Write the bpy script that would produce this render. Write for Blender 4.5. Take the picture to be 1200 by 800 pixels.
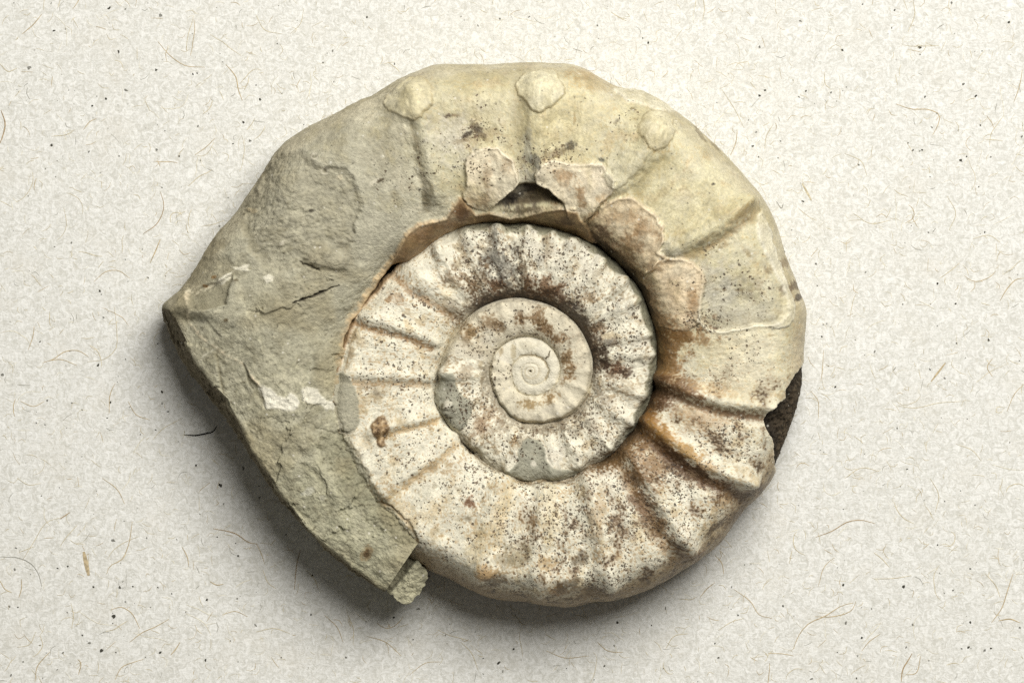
import bpy, math, time
import numpy as np

# ------------------------------------------------------------------ camera, light, exposure
S_ = 1e-4                     # one tenth of a millimetre: the unit all measurements below are taken in
SC = bpy.context.scene
for o in list(bpy.data.objects): bpy.data.objects.remove(o)
COL = SC.collection

cam_d = bpy.data.cameras.new('camera'); cam = bpy.data.objects.new('camera', cam_d); COL.objects.link(cam)
cam.location = (0, 0, 1.2); cam.rotation_euler = (0, 0, 0)
cam_d.sensor_width = 36.0; cam_d.lens = 36.0*1.2/0.12
cam_d.clip_start = 0.05; cam_d.clip_end = 20
SC.camera = cam

world = bpy.data.worlds.new('World'); SC.world = world; world.use_nodes = True
bg = world.node_tree.nodes['Background']
bg.inputs[0].default_value = (1.0, 0.975, 0.90, 1); bg.inputs[1].default_value = 0.10

def area_lamp(name, loc, size, power, color):
    d = bpy.data.lights.new(name, 'AREA'); d.shape = 'DISK'; d.size = size; d.energy = power; d.color = color
    o = bpy.data.objects.new(name, d); COL.objects.link(o); o.location = loc
    v = np.array(loc); v = v/np.linalg.norm(v)
    from mathutils import Vector
    o.rotation_euler = Vector(v).to_track_quat('Z', 'Y').to_euler()
    return o
area_lamp('softbox_lamp', (0.145, 0.28, 0.46), 0.38, 4.7, (1.0, 0.985, 0.95))

SC.view_settings.view_transform = 'Standard'; SC.view_settings.look = 'None'
SC.view_settings.exposure = 0.0; SC.view_settings.gamma = 1.0
SC.cycles.use_denoising = False
SC.cycles.max_bounces = 6

# ------------------------------------------------------------------ numpy helpers
_rng = np.random.RandomState(7)
_perm = _rng.permutation(512)
_ga = _rng.rand(512)*2*np.pi
_gx, _gy = np.cos(_ga), np.sin(_ga)
def noise(x, y, seed=0):
    x = x+seed*37.31; y = y+seed*91.7
    xi = np.floor(x).astype(np.int64); yi = np.floor(y).astype(np.int64)
    xf = x-xi; yf = y-yi
    u = xf*xf*xf*(xf*(xf*6-15)+10); v = yf*yf*yf*(yf*(yf*6-15)+10)
    def g(ix, iy, fx, fy):
        h = _perm[(ix+_perm[iy & 511]) & 511]
        return _gx[h]*fx+_gy[h]*fy
    a = g(xi, yi, xf, yf); b = g(xi+1, yi, xf-1, yf); c = g(xi, yi+1, xf, yf-1); d = g(xi+1, yi+1, xf-1, yf-1)
    return ((a*(1-u)+b*u)*(1-v)+(c*(1-u)+d*u)*v)*1.5
def fbm(x, y, size, octs=4, seed=0, gain=.5):
    s = 0; a = 1; t = 0
    for k in range(octs):
        s = s+a*noise(x/size, y/size, seed+k*5); t += a; a *= gain; size *= .5
    return s/t*1.3
def sst(e0, e1, x):
    t = np.clip((x-e0)/(e1-e0), 0, 1); return t*t*(3-2*t)
def srgb(c):
    c = np.clip(np.asarray(c, float), 0, 1)
    return np.where(c <= .04045, c/12.92, ((c+.055)/1.055)**2.4)
def c8(*c): return np.array(c)/255.
def d_line(x, y, pts):
    best = np.full(x.shape, 1e9)
    for (x0, y0), (x1, y1) in zip(pts[:-1], pts[1:]):
        dx, dy = x1-x0, y1-y0; L = dx*dx+dy*dy+1e-9
        t = np.clip(((x-x0)*dx+(y-y0)*dy)/L, 0, 1)
        best = np.minimum(best, (x-x0-t*dx)**2+(y-y0-t*dy)**2)
    return np.sqrt(best)
def sdf(x, y, poly):
    """signed distance to a closed outline, negative inside"""
    d = d_line(x, y, poly+[poly[0]])
    ins = np.zeros(x.shape, bool)
    for (x0, y0), (x1, y1) in zip(poly, poly[1:]+[poly[0]]):
        c = ((y0 > y) != (y1 > y)) & (x < (x1-x0)*(y-y0)/((y1-y0) if y1 != y0 else 1e-9)+x0)
        ins ^= c
    return np.where(ins, -d, d)

# ------------------------------------------------------------------ measured coil of the fossil
CX, CY = 622., 435.
coil = [  # seam between the turns, read from inside to outside
 (629,427),(622,425.6),(615,427),(611,432),(611,438.5),(614,446),(622,451),(632,450),(640,444),(643,434),(640,425),(633,419),(622,416),(611,418),
 (604,423),(599,430.6),(599,441),(601.6,452),(608,461),(621,464.5),(632,464),(643,459),(651,452),(656,441),(657,427),(652,414),(643,403),(632,396),
 (618.5,393.5),(607,394.6),(594,400),(581,411.5),(575,424),(573,434),(574,445),(580,461),(592,480),(607,494),(625,496.5),(650,494),(672,485),(687,468),
 (694,444),(695,419),(688,399),(679,383),(666,370),(647,358),(625,351),(600,348),(582,352),(557,364),(539,380),(528,396),(519,416),(513,436),(509,456),
 (510,473),(519,491),(537,513),(556,530),(579,549),(597,558),(622,564.5),(644,565),(669,558),(691,547),(720,529),(735,512),(750,494),(763,464),(770,434),
 (770.6,400),(763,370),(752,342),(737,321),(715,300),(690,280),(670,271),(640,263),(614,259),(595,260),(565,258),(539,264),(512,277),(494,292),(475,306),
 (460,317),(442,341),(425,359),(414,377),(404,405),(398,430),(394,456),(393,480),(402,520),(425,565),(455,615),(486,652),
 (500,667),(524,677.5),(550,692),(569,700),(595,705.5),(614,705.5),(635,709),(658,713),(680,711),(697,705.5),(717,705),(738,700),(768,689),(798,671),(821,656),
 (847,636),(856,622),(871,601),(890,583),(905,564),(916,540),(928,509),(938,482),(945,452),(946,437),(943,424),(944,400),(947,370),(946,357),(939,344),
 (935,330),(922,300),(909,256),(898,235),(881,214),(864,194),(842,171),(823,154),(812,143),(797,132),(780,121),(756,108),(744,104),(722,100.5),(705,91),
 (684,78),(671,74),(652,73),(619,72),(600,72.5),(576,74.5),(539,74.4),(512,73.6),(503,76),(482,85),(460,95),(434,112),(400,130.6),(355,150),(332,167),
 (319,185),(306,204),(293,221),(278,245),(263,262),(250,276),(230,310),(217,329),(207,341),(190,354.5),(184.6,361.6),(189,371),(196,389),(204,409),(217,430),
 (234,452.5),(258,483),(280,513),(298,543),(320,577),(345,606),(370,632),(400,658),(422,676),(445,691),(452,693)]
def polar_list(pts, start=None):
    a = np.array([math.degrees(math.atan2(-(y-CY), x-CX)) for x, y in pts])
    a = np.degrees(np.unwrap(np.radians(a)))
    r = np.array([math.hypot(x-CX, y-CY) for x, y in pts])
    return a, r
ca, cr = polar_list(coil)
ca = ca-(ca[-1]-ca[-1] % 360)+360          # so that the broken end lies near 236+360
ca, cr = ca[:], cr[:]
ix = np.argsort(ca, kind='stable'); ca, cr = ca[ix], cr[ix]
# extend inwards as a logarithmic spiral
ext = np.arange(ca[0]-1220, ca[0]-15, 15.)
ca = np.concatenate([ext, ca]); cr = np.concatenate([cr[0]*np.exp((ext-ca[len(ext)])/360*np.log(2.05)), cr])
cr = cr*(1+np.interp(ca, [148, 165, 190, 215, 238, 243], [0, .05, .10, .09, .03, 0]))
_pg = np.arange(ca[0], ca[-1], .25); _rg = np.interp(_pg, ca, cr)
_kw = np.exp(-(np.arange(-14, 15)/5.)**2); _kw /= _kw.sum()
_rs = np.convolve(np.pad(_rg, 14, mode='edge'), _kw, mode='valid')
_kk = np.clip((np.abs(_pg-(ca[-1]-67))-2)/3, 0, 1)         # keep the broken corner crisp
_rs = _rs*_kk+_rg*(1-_kk)
def Sout(p): return np.interp(p, _pg, _rs)
# inner edge of the rock (where it laps over the white turn)
rin_pts = [(451,314),(438,332),(423,351),(410,371),(399,392),(398,405),(394,428),(392,448),(393,470),(398,492),(404,505),(410,516),(425,541),(436,562),(447,587),(461,597),(475,608),(488,636),(489,640)]
ra, rr = polar_list(rin_pts); ra = ra+(-360*np.floor(ra[0]/360))+360
def Sin(p):
    base = Sout(p-360)
    k = sst(ra[0]-12, ra[0], p)
    return base*(1-k)+np.interp(p, ra, rr)*k
# top edge of the broken face at the lower left
re_pts = [(230,312),(218,333),(208,346),(197,356),(206,372),(215,391),(224,411),(236,432),(256,458),(266,468),(284,499),(297,526),(306,540),(319,560),(336,585),(351,607),(375,632),(401,652),(420,668),(434,677),(445,688),(452,690)]
ea, er = polar_list(re_pts); ea = ea+(-360*np.floor(ea[0]/360))+360
def key(pairs):
    a = np.array(pairs, float); return lambda p: np.interp(p, a[:, 0], a[:, 1])
zseam = key([(-2200,97.4),(-1500,97.2),(-1250,95),(-900,93),(-720,91),(-540,90),(-360,88),(-270,86),(-180,92),(-100,100),(-45,94),(0,86),(45,83),(90,84),(130,94),(150,104),(180,110),(237,113),(300,100),(900,100)])
crest = key([(-2200,97.5),(-1350,97.5),(-900,98),(-540,100),(-360,103),(-180,110),(0,113),(90,114),(150,118),(200,122),(270,128),(360,142),(450,152),(510,148),(540,132),(575,124),(600,118)])
zedge = key([(500,118),(529,104),(538,112),(550,118),(570,117),(585,110),(600,102)])

def catmull(K, U, n):
    """K: (k, m) control values, U: k knots in 0..1 ; returns (n, m)"""
    u = np.linspace(0, 1, n)
    i = np.clip(np.searchsorted(U, u, side='right')-1, 0, len(U)-2)
    h = (U[i+1]-U[i])[:, None]; t = ((u-U[i])/(U[i+1]-U[i]))[:, None]
    D = np.zeros_like(K)
    s = (K[1:]-K[:-1])/(U[1:]-U[:-1])[:, None]
    D[1:-1] = (s[1:]*(U[1:-1]-U[:-2])[:, None]+s[:-1]*(U[2:]-U[1:-1])[:, None])/(U[2:]-U[:-2])[:, None]
    D[0] = s[0]; D[-1] = s[-1]
    a, b, da, db = K[i], K[i+1], D[i], D[i+1]
    return a*(1+2*t)*(1-t)**2+da*h*t*(1-t)**2+b*t*t*(3-2*t)+db*h*t*t*(t-1)

def turn(p0, p1, nphi, nu):
    """one stretch of the coil: arrays of shape (nu, nphi)"""
    p = np.linspace(p0, p1, nphi)
    rs = Sout(p); ri = Sin(p)-1.2; w = rs-ri
    zi = zseam(p-360); c = crest(p); zo = zseam(p)
    # type 1: a turn whose outer side dives under the next one
    t1 = [0, .03, .10, .24, .42, .60, .76, .86, .93, .975, 1.0, 1.0, .97]
    f1 = [0, .28, .52, .76, .92, 1.0, .99, .90]
    z1 = [zi+(c-zi)*f for f in f1]+[zo+(c-zo)*.58, zo+(c-zo)*.30, zo+(c-zo)*.06, zo-12, zo-22]
    # type 2: free rounded outer side that reaches the ground
    t2 = [0, .025, .09, .22, .42, .64, .80, .895, .955, .99, 1.0, .965, .80]
    f2 = [0, .35, .66, .88, .99, 1.0, .955]
    z2 = [zi+(c-zi)*f for f in f2]+[c*.86, c*.73, c*.56, c*.38, c*.13, c*0.0]
    r1 = np.array([ri+w*t for t in t1]); r2 = np.array([ri+w*t for t in t2])
    z1 = np.array(z1); z2 = np.array(z2)
    kn = sst(-500, -600, p)
    for j, t_ in enumerate(t1[:11]):
        zz = zi*(1-t_)+zo*t_+(c-.5*(zi+zo))*math.sin(math.pi*min(t_, 1))**.8*.6
        z1[j] = z1[j]*(1-kn)+zz*kn
    z1[11] = z1[11]*(1-kn)+(zo-1)*kn; z1[12] = z1[12]*(1-kn)+(zo-3)*kn
    # type 3: rock, flat top, sharp broken edge and steep side
    re = np.minimum(np.interp(p, ea, er), rs-2); ze = zedge(p)
    we = re-ri
    t3 = [0, .04, .12, .28, .46, .64, .82, .94, 1.0]
    z3 = [zi+(c-zi)*f for f in (0, .3, .55, .85, 1.0)]
    z3 += [c+(ze-c)*.16, c+(ze-c)*.5, c+(ze-c)*.84, ze]
    r3 = [ri+we*t for t in t3]+[re+(rs-re)*.10, re+(rs-re)*.55, rs, rs-16]
    z3 = np.array(z3+[ze*.95, ze*.70, ze*.40, ze*0])
    r3 = np.array(r3)
    k12 = sst(120, 205, p); k23 = sst(529.2, 531.8, p)
    R = r1*(1-k12)+r2*k12; Z = z1*(1-k12)+z2*k12
    kw_ = sst(494, 529, p)
    kc_ = np.array([kw_*(1-f)+k23*f for f in (0, 0, 0, 0, 0, .15, .4, .75, 1, 1, 1, 1, 1)])
    R = R*(1-kc_)+r3*kc_; Z = Z*(1-kc_)+z3*kc_
    L = np.sqrt(np.diff(R, axis=0)**2+np.diff(Z, axis=0)**2).mean(axis=1)+.5
    U = np.concatenate([[0], np.cumsum(L)]); U /= U[-1]
    Rr = catmull(R, U, nu); Zz = catmull(Z, U, nu)
    A = np.radians(p)[None, :]
    X = CX+Rr*np.cos(A); Y = CY-Rr*np.sin(A)
    arc = np.concatenate([np.zeros((1, nphi)), np.cumsum(np.sqrt(np.diff(Rr, axis=0)**2+np.diff(Zz, axis=0)**2), axis=0)])
    RU = ri[None]+arc
    XU = CX+RU*np.cos(A); YU = CY-RU*np.sin(A)
    T = (Rr-ri)/w
    return dict(p=np.broadcast_to(p, X.shape), X=X, Y=Y, Z=Zz, XU=XU, YU=YU, T=T, u=np.linspace(0, 1, nu)[:, None]+0*X)

def normals(X, Y, Z):
    P = np.stack([X, -Y, Z], -1)
    du = np.gradient(P, axis=0); dv = np.gradient(P, axis=1)
    n = np.cross(du, dv); n /= np.linalg.norm(n, axis=-1, keepdims=True)+1e-12
    if n[n.shape[0]//3, n.shape[1]//2, 2] < 0: n = -n
    return n

# ------------------------------------------------------------------ painting and carving
class Skin:
    """holds relief, colour and pit density of one stretch of the coil"""
    def __init__(s, g):
        s.g = g; s.x = g['X'].ravel(); s.y = g['Y'].ravel(); s.p = g['p'].ravel(); s.t = g['T'].ravel(); s.z = g['Z'].ravel()
        s.xu = g['XU'].ravel(); s.yu = g['YU'].ravel()
        n = s.x.size
        s.d = np.zeros(n); s.col = np.zeros((n, 3)); s.pit = np.zeros(n); s.part = np.zeros(n, np.int32); s.rough = np.zeros(n)
        s.w1 = fbm(s.xu, s.yu, 14, 4, 11); s.w2 = fbm(s.xu, s.yu, 5, 3, 23); s.w3 = fbm(s.xu, s.yu, 40, 3, 37); s.w4 = fbm(s.xu, s.yu, 3.4, 2, 47)
        s.sides = g['u'].ravel()
    def box(s, pts, m):
        a = np.array(pts, float)
        return np.where((s.x > a[:, 0].min()-m) & (s.x < a[:, 0].max()+m) & (s.y > a[:, 1].min()-m) & (s.y < a[:, 1].max()+m))[0]
    def grain(s, i, m):
        """breaks a soft stain up into the specks and crumbs it is made of"""
        return np.where(m > .015, .38*m+.62*sst(.28, .72, m*.92+.75*s.w4[i]+.26*s.w2[i]+.08*s.w1[i]), 0)
    def mix(s, i, c, k):
        k = np.clip(k, 0, 1)[:, None]
        s.col[i] = s.col[i]*(1-k)+c*k
    def ridge(s, pts, h, w, side=0):
        i = s.box(pts, w*4)
        if not len(i): return
        q = d_line(s.x[i], s.y[i], pts)+s.w1[i]*w*.3
        s.d[i] += h*np.exp(-(q/w)**2)
    def crease(s, pts, h, w, c=None, k=.8, cw=None, taper=False):
        if w > 2.3 and h > 0: h *= .55; w *= 1.25
        i = s.box(pts, (cw or w)*4+8)
        if not len(i): return
        q = d_line(s.x[i]+s.w1[i]*2.5, s.y[i]+s.w2[i]*2.5, pts)
        if taper:
            a_ = np.array(pts, float); m_ = a_.mean(0); hl = np.linalg.norm(a_-m_, axis=1).max()
            f_ = np.clip(1-(np.hypot(s.x[i]-m_[0], s.y[i]-m_[1])/hl)**2, .12, 1); q = q/f_
        s.d[i] -= h*np.exp(-(q/w)**2)
        if c is not None and h < 0: k = k*np.clip(.75+1.1*s.w2[i]+.5*s.w4[i], .1, 1)
        if c is not None:
            cw = cw or w
            m = np.exp(-(q/cw)**2)*(1+.6*s.w2[i]+.5*s.w1[i])
            s.mix(i, c, k*(s.grain(i, m) if cw > 2.2 else m))
    def blob(s, x, y, rx, ry, c, k=.7, ang=0, rag=.5, soft=.5, fine=.0):
        m = max(rx, ry)*1.6+6
        i = s.box([(x, y)], m)
        if not len(i): return
        ca_, sa = math.cos(math.radians(ang)), math.sin(math.radians(ang))
        dx, dy = s.x[i]-x, -(s.y[i]-y)
        a, b = dx*ca_+dy*sa, -dx*sa+dy*ca_
        q = np.sqrt((a/rx)**2+(b/ry)**2)+rag*s.w1[i]+rag*.6*s.w2[i]
        m = sst(1+soft*.5, 1-soft, q)
        if fine or max(rx, ry) > 3: m = s.grain(i, m)
        s.mix(i, c, k*m)
    def spec(s, x, y, rx, ry, v, ang=0):
        i = s.box([(x, y)], max(rx, ry)*1.7)
        if not len(i): return
        ca_, sa = math.cos(math.radians(ang)), math.sin(math.radians(ang))
        dx, dy = s.x[i]-x, -(s.y[i]-y)
        q = np.sqrt(((dx*ca_+dy*sa)/rx)**2+((-dx*sa+dy*ca_)/ry)**2)+.3*s.w1[i]
        s.pit[i] = np.maximum(s.pit[i], v*sst(1.3, .5, q))
    def plate(s, poly, h, c=None, k=.9, edge=None, ek=.8, part=0, wob=1.6, rampw=1.3, ew=1.6, soft=1.2, only=None, wt=None):
        i = s.box(poly, 12)
        if not len(i): return i, None
        q = sdf(s.x[i]+s.w1[i]*wob*1.7+s.w2[i]*wob*.4, s.y[i]+s.w3[i]*wob*1.5+s.w2[i]*wob*.45, poly)
        if only is not None: q = np.where(only[i], q, 9)
        w_ = 1.0 if wt is None else wt[i]
        s.d[i] += h*w_*sst(rampw, -rampw, q)
        if c is not None: s.mix(i, c, k*(1.0 if wt is None else .35+.65*w_)*sst(soft, -soft, q))
        if edge is not None: s.mix(i, edge, ek*w_*np.exp(-((q+.6)/ew)**2))
        if part: s.part[i] = np.where(q < 0, part, s.part[i])
        return i, q
    def dome(s, x, y, r, h):
        i = s.box([(x, y)], r*3)
        if len(i): s.d[i] += h*np.exp(-(((s.x[i]-x)**2+(s.y[i]-y)**2)/r**2))

WHITE = c8(230,225,205); CREAM = c8(206,199,166); GREYM = c8(184,180,160); ROCK = c8(182,178,156); ROCKD = c8(140,135,113); ROCKL = c8(184,179,155)
BROWN = c8(128,92,56); DBROWN = c8(74,54,36); ORANGE = c8(172,122,68); TAN = c8(196,172,132); DARK = c8(44,38,30); GREEN = c8(126,123,102)
BLUE = c8(176,176,168); CHALK = c8(232,228,210); MUD = c8(164,162,145)

PARTS = ['body', 'rock_matrix', 'spine_base', 'spine_base', 'spine_base', 'spine_base', 'shell_flake', 'shell_flake', 'shell_flake', 'shell_flake', 'shell_flake',
         'shell_flake', 'broken_edge', 'cavity', 'umbilical_lip', 'calcite_patch', 'calcite_patch', 'mud_patch', 'mud_patch', 'mud_patch', 'mud_patch', 'calcite_patch', 'calcite_patch', 'calcite_patch', 'mud_plate', 'rust_knob']

def fine_relief(s, amp=1.0):
    s.d += amp*(.9*fbm(s.xu, s.yu, 22, 3, 61)+.55*fbm(s.xu, s.yu, 7, 3, 71)+.25*noise(s.xu/2.2, s.yu/2.2, 81))

# ================================================================== outer turn and rock
def paint_outer(s):
    x, y, p, t = s.x, s.y, s.p, s.t
    # ---- ground colours along the coil
    kc = sst(330, 395, p+18*s.w3)          # white chalky shell -> creamy mould
    kg = sst(462, 492, p+10*s.w1)          # -> grey mould and rock
    s.col[:] = WHITE
    s.mix(slice(None), CREAM, kc*(.92+.3*s.w1))
    s.mix(slice(None), GREYM, kg)
    s.mix(slice(None), ROCK, sst(500, 535, p+12*s.w3))
    st_ = fbm(s.xu, s.yu, 34, 5, 511, .65); s.mix(slice(None), c8(190,168,128), .6*sst(.10, .5, st_)*(1-kg)); s.mix(slice(None), c8(238,232,214), .5*sst(.1, .5, -st_)*(1-kc))
    s.mix(slice(None), c8(150,122,84), .55*sst(.30, .62, .55*s.w2+.6*s.w4+.5*s.w3+.15)*(1-kg)*(1-.7*kc)); s.mix(slice(None), c8(160,140,96), .45*sst(.42, .75, .55*s.w2+.6*s.w4+.5*s.w3+.1)*kc*(1-kg))
    # creamy mould: yellow and bluish clouds
    for (bx, by, rx, ry, c, k) in [(660,150,70,60,c8(208,196,156),.6),(560,130,60,40,c8(202,192,160),.5),(800,240,60,45,c8(212,202,164),.6),(530,160,30,30,c8(200,194,180),.6),
            (455,180,30,60,c8(172,166,145),.6),(820,335,60,40,c8(196,190,172),.7),(790,290,30,18,c8(202,198,182),.5),(620,215,22,26,c8(160,156,144),.6),(850,345,34,22,c8(190,186,172),.5),
            (700,95,40,14,c8(186,152,96),.5),(690,85,26,8,c8(178,134,72),.55),(860,400,60,30,c8(222,212,184),.6),(870,440,50,30,c8(226,216,188),.6)]:
        s.blob(bx, by, rx, ry, c, k, rag=.7, soft=.8)
    # venter of the top side is a smooth greyish film
    ven = sst(.86, .95, t+.02*s.w1)*(s.sides > .3)
    s.mix(slice(None), c8(178,168,142), .55*ven*sst(330, 400, p))
    s.mix(slice(None), c8(168,146,112), .65*ven*sst(400, 330, p)*sst(215, 250, p))
    dv = sst(.86, .97, t+.05*s.w1+.03*s.w3)*sst(225, 255, p)*sst(352, 330, p)
    s.mix(slice(None), c8(120,98,68), .7*s.grain(slice(None), .62*dv)); s.mix(slice(None), c8(66,54,38), .7*s.grain(slice(None), dv*.8*sst(.05, .5, s.w1)))
    st2 = fbm(s.xu, s.yu, 38, 4, 801, .6); zone = sst(248, 285, p)*sst(372, 345, p)*sst(.08, .3, t)
    s.mix(slice(None), c8(112,84,54), .72*s.grain(slice(None), .72*zone*sst(.0, .42, st2))); s.mix(slice(None), c8(58,44,30), .8*s.grain(slice(None), .62*zone*sst(.18, .55, st2+.25*s.w1)))
    # ---- ribs
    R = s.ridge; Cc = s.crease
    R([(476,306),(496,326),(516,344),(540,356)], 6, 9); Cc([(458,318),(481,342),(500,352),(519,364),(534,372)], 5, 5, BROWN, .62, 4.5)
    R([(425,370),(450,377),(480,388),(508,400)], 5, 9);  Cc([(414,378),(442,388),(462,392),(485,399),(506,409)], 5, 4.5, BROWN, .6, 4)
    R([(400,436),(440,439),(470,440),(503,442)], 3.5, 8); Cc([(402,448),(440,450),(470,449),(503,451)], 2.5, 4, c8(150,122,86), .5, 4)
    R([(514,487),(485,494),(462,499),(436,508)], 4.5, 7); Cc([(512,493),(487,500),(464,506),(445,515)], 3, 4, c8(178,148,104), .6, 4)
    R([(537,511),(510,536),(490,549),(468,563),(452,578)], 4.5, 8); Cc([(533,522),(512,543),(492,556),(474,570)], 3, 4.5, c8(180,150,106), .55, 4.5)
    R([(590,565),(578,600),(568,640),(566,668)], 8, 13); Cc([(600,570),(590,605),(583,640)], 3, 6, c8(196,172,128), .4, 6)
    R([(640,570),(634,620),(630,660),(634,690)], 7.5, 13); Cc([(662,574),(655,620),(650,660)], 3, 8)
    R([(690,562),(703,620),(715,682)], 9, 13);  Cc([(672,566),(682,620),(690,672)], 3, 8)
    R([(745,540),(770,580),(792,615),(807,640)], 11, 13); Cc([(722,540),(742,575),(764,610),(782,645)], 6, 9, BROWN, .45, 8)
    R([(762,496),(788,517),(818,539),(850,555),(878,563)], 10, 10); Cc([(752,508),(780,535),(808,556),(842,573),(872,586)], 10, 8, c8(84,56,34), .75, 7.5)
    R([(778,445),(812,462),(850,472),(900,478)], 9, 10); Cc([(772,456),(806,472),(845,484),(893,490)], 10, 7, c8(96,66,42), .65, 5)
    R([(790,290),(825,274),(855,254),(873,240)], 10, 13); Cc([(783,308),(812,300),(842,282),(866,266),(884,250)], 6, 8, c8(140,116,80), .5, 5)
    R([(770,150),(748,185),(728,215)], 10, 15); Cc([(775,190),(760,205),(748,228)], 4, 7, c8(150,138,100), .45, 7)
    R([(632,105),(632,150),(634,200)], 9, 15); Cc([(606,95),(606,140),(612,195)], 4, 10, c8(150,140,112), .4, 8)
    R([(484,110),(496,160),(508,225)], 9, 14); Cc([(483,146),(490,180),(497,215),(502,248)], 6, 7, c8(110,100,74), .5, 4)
    R([(420,120),(405,200)], 4, 26); R([(330,190),(345,240)], 4, 22); Cc([(440,115),(430,190)], 4, 16)
    for nx, ny, r, h in [(872,239,9,5),(878,561,10,4),(806,634,12,3),(717,676,13,3),(663,680,13,4),(568,668,11,3),(905,478,10,2),(620,668,10,2)]: s.dome(nx, ny, r, h)
    # ---- seam: steep inner wall, brown where the sediment held
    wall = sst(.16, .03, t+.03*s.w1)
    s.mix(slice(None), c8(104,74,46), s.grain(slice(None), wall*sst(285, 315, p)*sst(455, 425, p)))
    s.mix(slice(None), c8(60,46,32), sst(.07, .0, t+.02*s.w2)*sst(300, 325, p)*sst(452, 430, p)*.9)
    # brown field on the right
    for (bx, by, rx, ry, c, k, a) in [(785,400,26,22,c8(122,84,48),.8,0),(800,392,36,12,c8(120,80,44),.75,-8),(782,430,18,30,c8(140,98,58),.75,0),(800,455,36,12,c8(96,62,36),.8,-18),
            (775,468,16,14,c8(82,54,34),.8,0),(765,500,14,24,c8(150,100,54),.8,30),(782,512,22,10,ORANGE,.85,-38),(806,530,20,9,c8(186,142,86),.8,-32),(826,546,16,7,c8(196,158,108),.6,-25),
            (790,535,34,9,c8(78,48,28),.75,-36),(815,553,26,8,c8(84,54,34),.75,-30),(842,566,24,7,c8(96,66,42),.7,-18),(760,545,20,30,c8(120,86,54),.6,40),(752,590,14,26,c8(98,68,44),.65,25),
            (745,562,12,20,c8(110,78,48),.6,30),(735,530,24,12,c8(130,98,66),.55,30),(820,490,40,16,c8(170,140,104),.5,-15),(830,455,30,10,c8(204,176,130),.5,-10),(770,615,16,14,c8(120,92,62),.5,0),
            (806,650,20,10,c8(116,82,50),.7,25),(878,576,14,7,c8(110,78,46),.7,30),(790,660,24,8,c8(150,124,88),.5,28),(850,588,20,8,c8(150,120,84),.5,30),(862,605,22,6,c8(88,68,46),.6,38),
            (836,620,18,4,c8(64,50,36),.7,38),(714,694,20,6,c8(124,96,60),.6,10),(690,695,20,6,c8(130,106,70),.5,0),(655,690,12,8,c8(150,106,60),.6,0),(640,662,10,14,c8(168,130,80),.5,20),
            (570,670,14,10,c8(164,120,66),.6,0),(580,680,14,8,c8(90,72,50),.55,0),(590,655,16,14,c8(160,146,116),.5,0),(552,590,6,5,c8(108,68,42),.8,0),(549,586,9,3,c8(110,70,44),.7,60),
            (548,608,5,5,c8(140,132,112),.7,0),(605,650,20,16,c8(140,128,100),.45,0),(680,655,12,8,c8(82,70,52),.6,20),(668,682,20,6,c8(70,60,46),.5,15),(700,600,12,30,c8(170,140,100),.4,-10),
            (640,630,8,6,c8(168,146,102),.6,0),(625,610,6,10,c8(110,84,56),.5,0),(560,640,12,30,c8(206,188,148),.5,-20),(585,600,10,40,c8(214,194,154),.5,-15),(645,600,14,40,c8(216,200,164),.5,0),
            (540,690,40,8,c8(150,128,98),.6,-22),(600,700,40,6,c8(150,132,104),.6,-5),(500,655,20,10,c8(156,134,104),.5,-35),(450,640,10,6,BROWN,.0,0),
            (680,690,30,6,c8(150,130,98),.5,0),(740,690,40,8,c8(160,138,102),.6,18)]:
        s.blob(bx, by, rx, ry, c, k, a, rag=.8, soft=.7, fine=.4)
    # left band stains
    for (bx, by, rx, ry, c, k, a) in [(465,348,12,7,c8(150,118,84),.5,-30),(455,352,5,4,BROWN,.6,0),(490,342,9,5,c8(90,76,56),.5,-30),(440,460,12,9,c8(168,156,130),.5,0),(440,459,4,5,c8(130,122,104),.6,30),(461,464,4,3,c8(110,94,70),.7,0),
            (508,549,7,6,c8(160,138,104),.6,0),(466,578,10,6,c8(176,150,106),.5,0),(505,600,30,12,c8(214,196,160),.5,40),(470,600,14,22,c8(206,186,146),.5,40),(425,520,14,10,c8(212,196,164),.5,0),
            (510,570,5,5,c8(150,140,116),.5,0),(420,395,10,14,c8(186,164,126),.5,0),(412,410,5,22,c8(140,116,80),.5,-10),(530,365,12,18,c8(120,98,70),.6,40),(425,452,14,6,c8(170,150,120),.5,0),
            (520,450,14,50,c8(196,188,166),.5,0),(440,505,2,2,BROWN,.5,0)]:
        s.blob(bx, by, rx, ry, c, k, a, rag=.8, soft=.7, fine=.3)
    # dark lines along the seam at bottom
    Cc([(537,514),(556,531),(579,551),(597,560),(622,567),(644,568),(669,561),(691,550),(722,530)], 3, 2.5, c8(96,80,58), .55, 2.2)
    Cc([(536,511),(548,522),(556,529)], 2, 1.6, c8(50,42,32), .8, 1.5)
    # pits
    for a in [(700,620,110,70,.85,10),(640,600,70,60,.62,0),(790,590,90,50,1.0,35),(720,650,70,40,.95,0),(850,520,45,35,.8,-20),(590,620,50,70,.5,0),(480,390,70,60,.32,0),(470,440,60,40,.42,0),(480,530,50,50,.32,0),
              (555,560,50,40,.5,0),(745,560,50,50,.8,40),(868,410,25,30,.35,0),(860,440,40,20,.2,0),(850,345,60,40,.28,0),(825,375,26,14,1.5,0),(655,182,36,16,1.4,15),(540,190,50,40,.6,0),(620,195,16,30,1.0,0),(565,158,34,14,1.0,0),(720,150,40,20,.4,30),(480,220,40,50,.25,0),
              (560,150,80,50,.16,0),(700,150,70,60,.14,0),(640,685,60,16,.55,0),(520,620,50,50,.3,0),(840,310,40,30,.2,0)]:
        s.spec(a[0], a[1], a[2], a[3], a[4], a[5])
    s.pit *= np.where(p > 492, .25, 1)*(1-.5*sst(395, 420, p))
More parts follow.
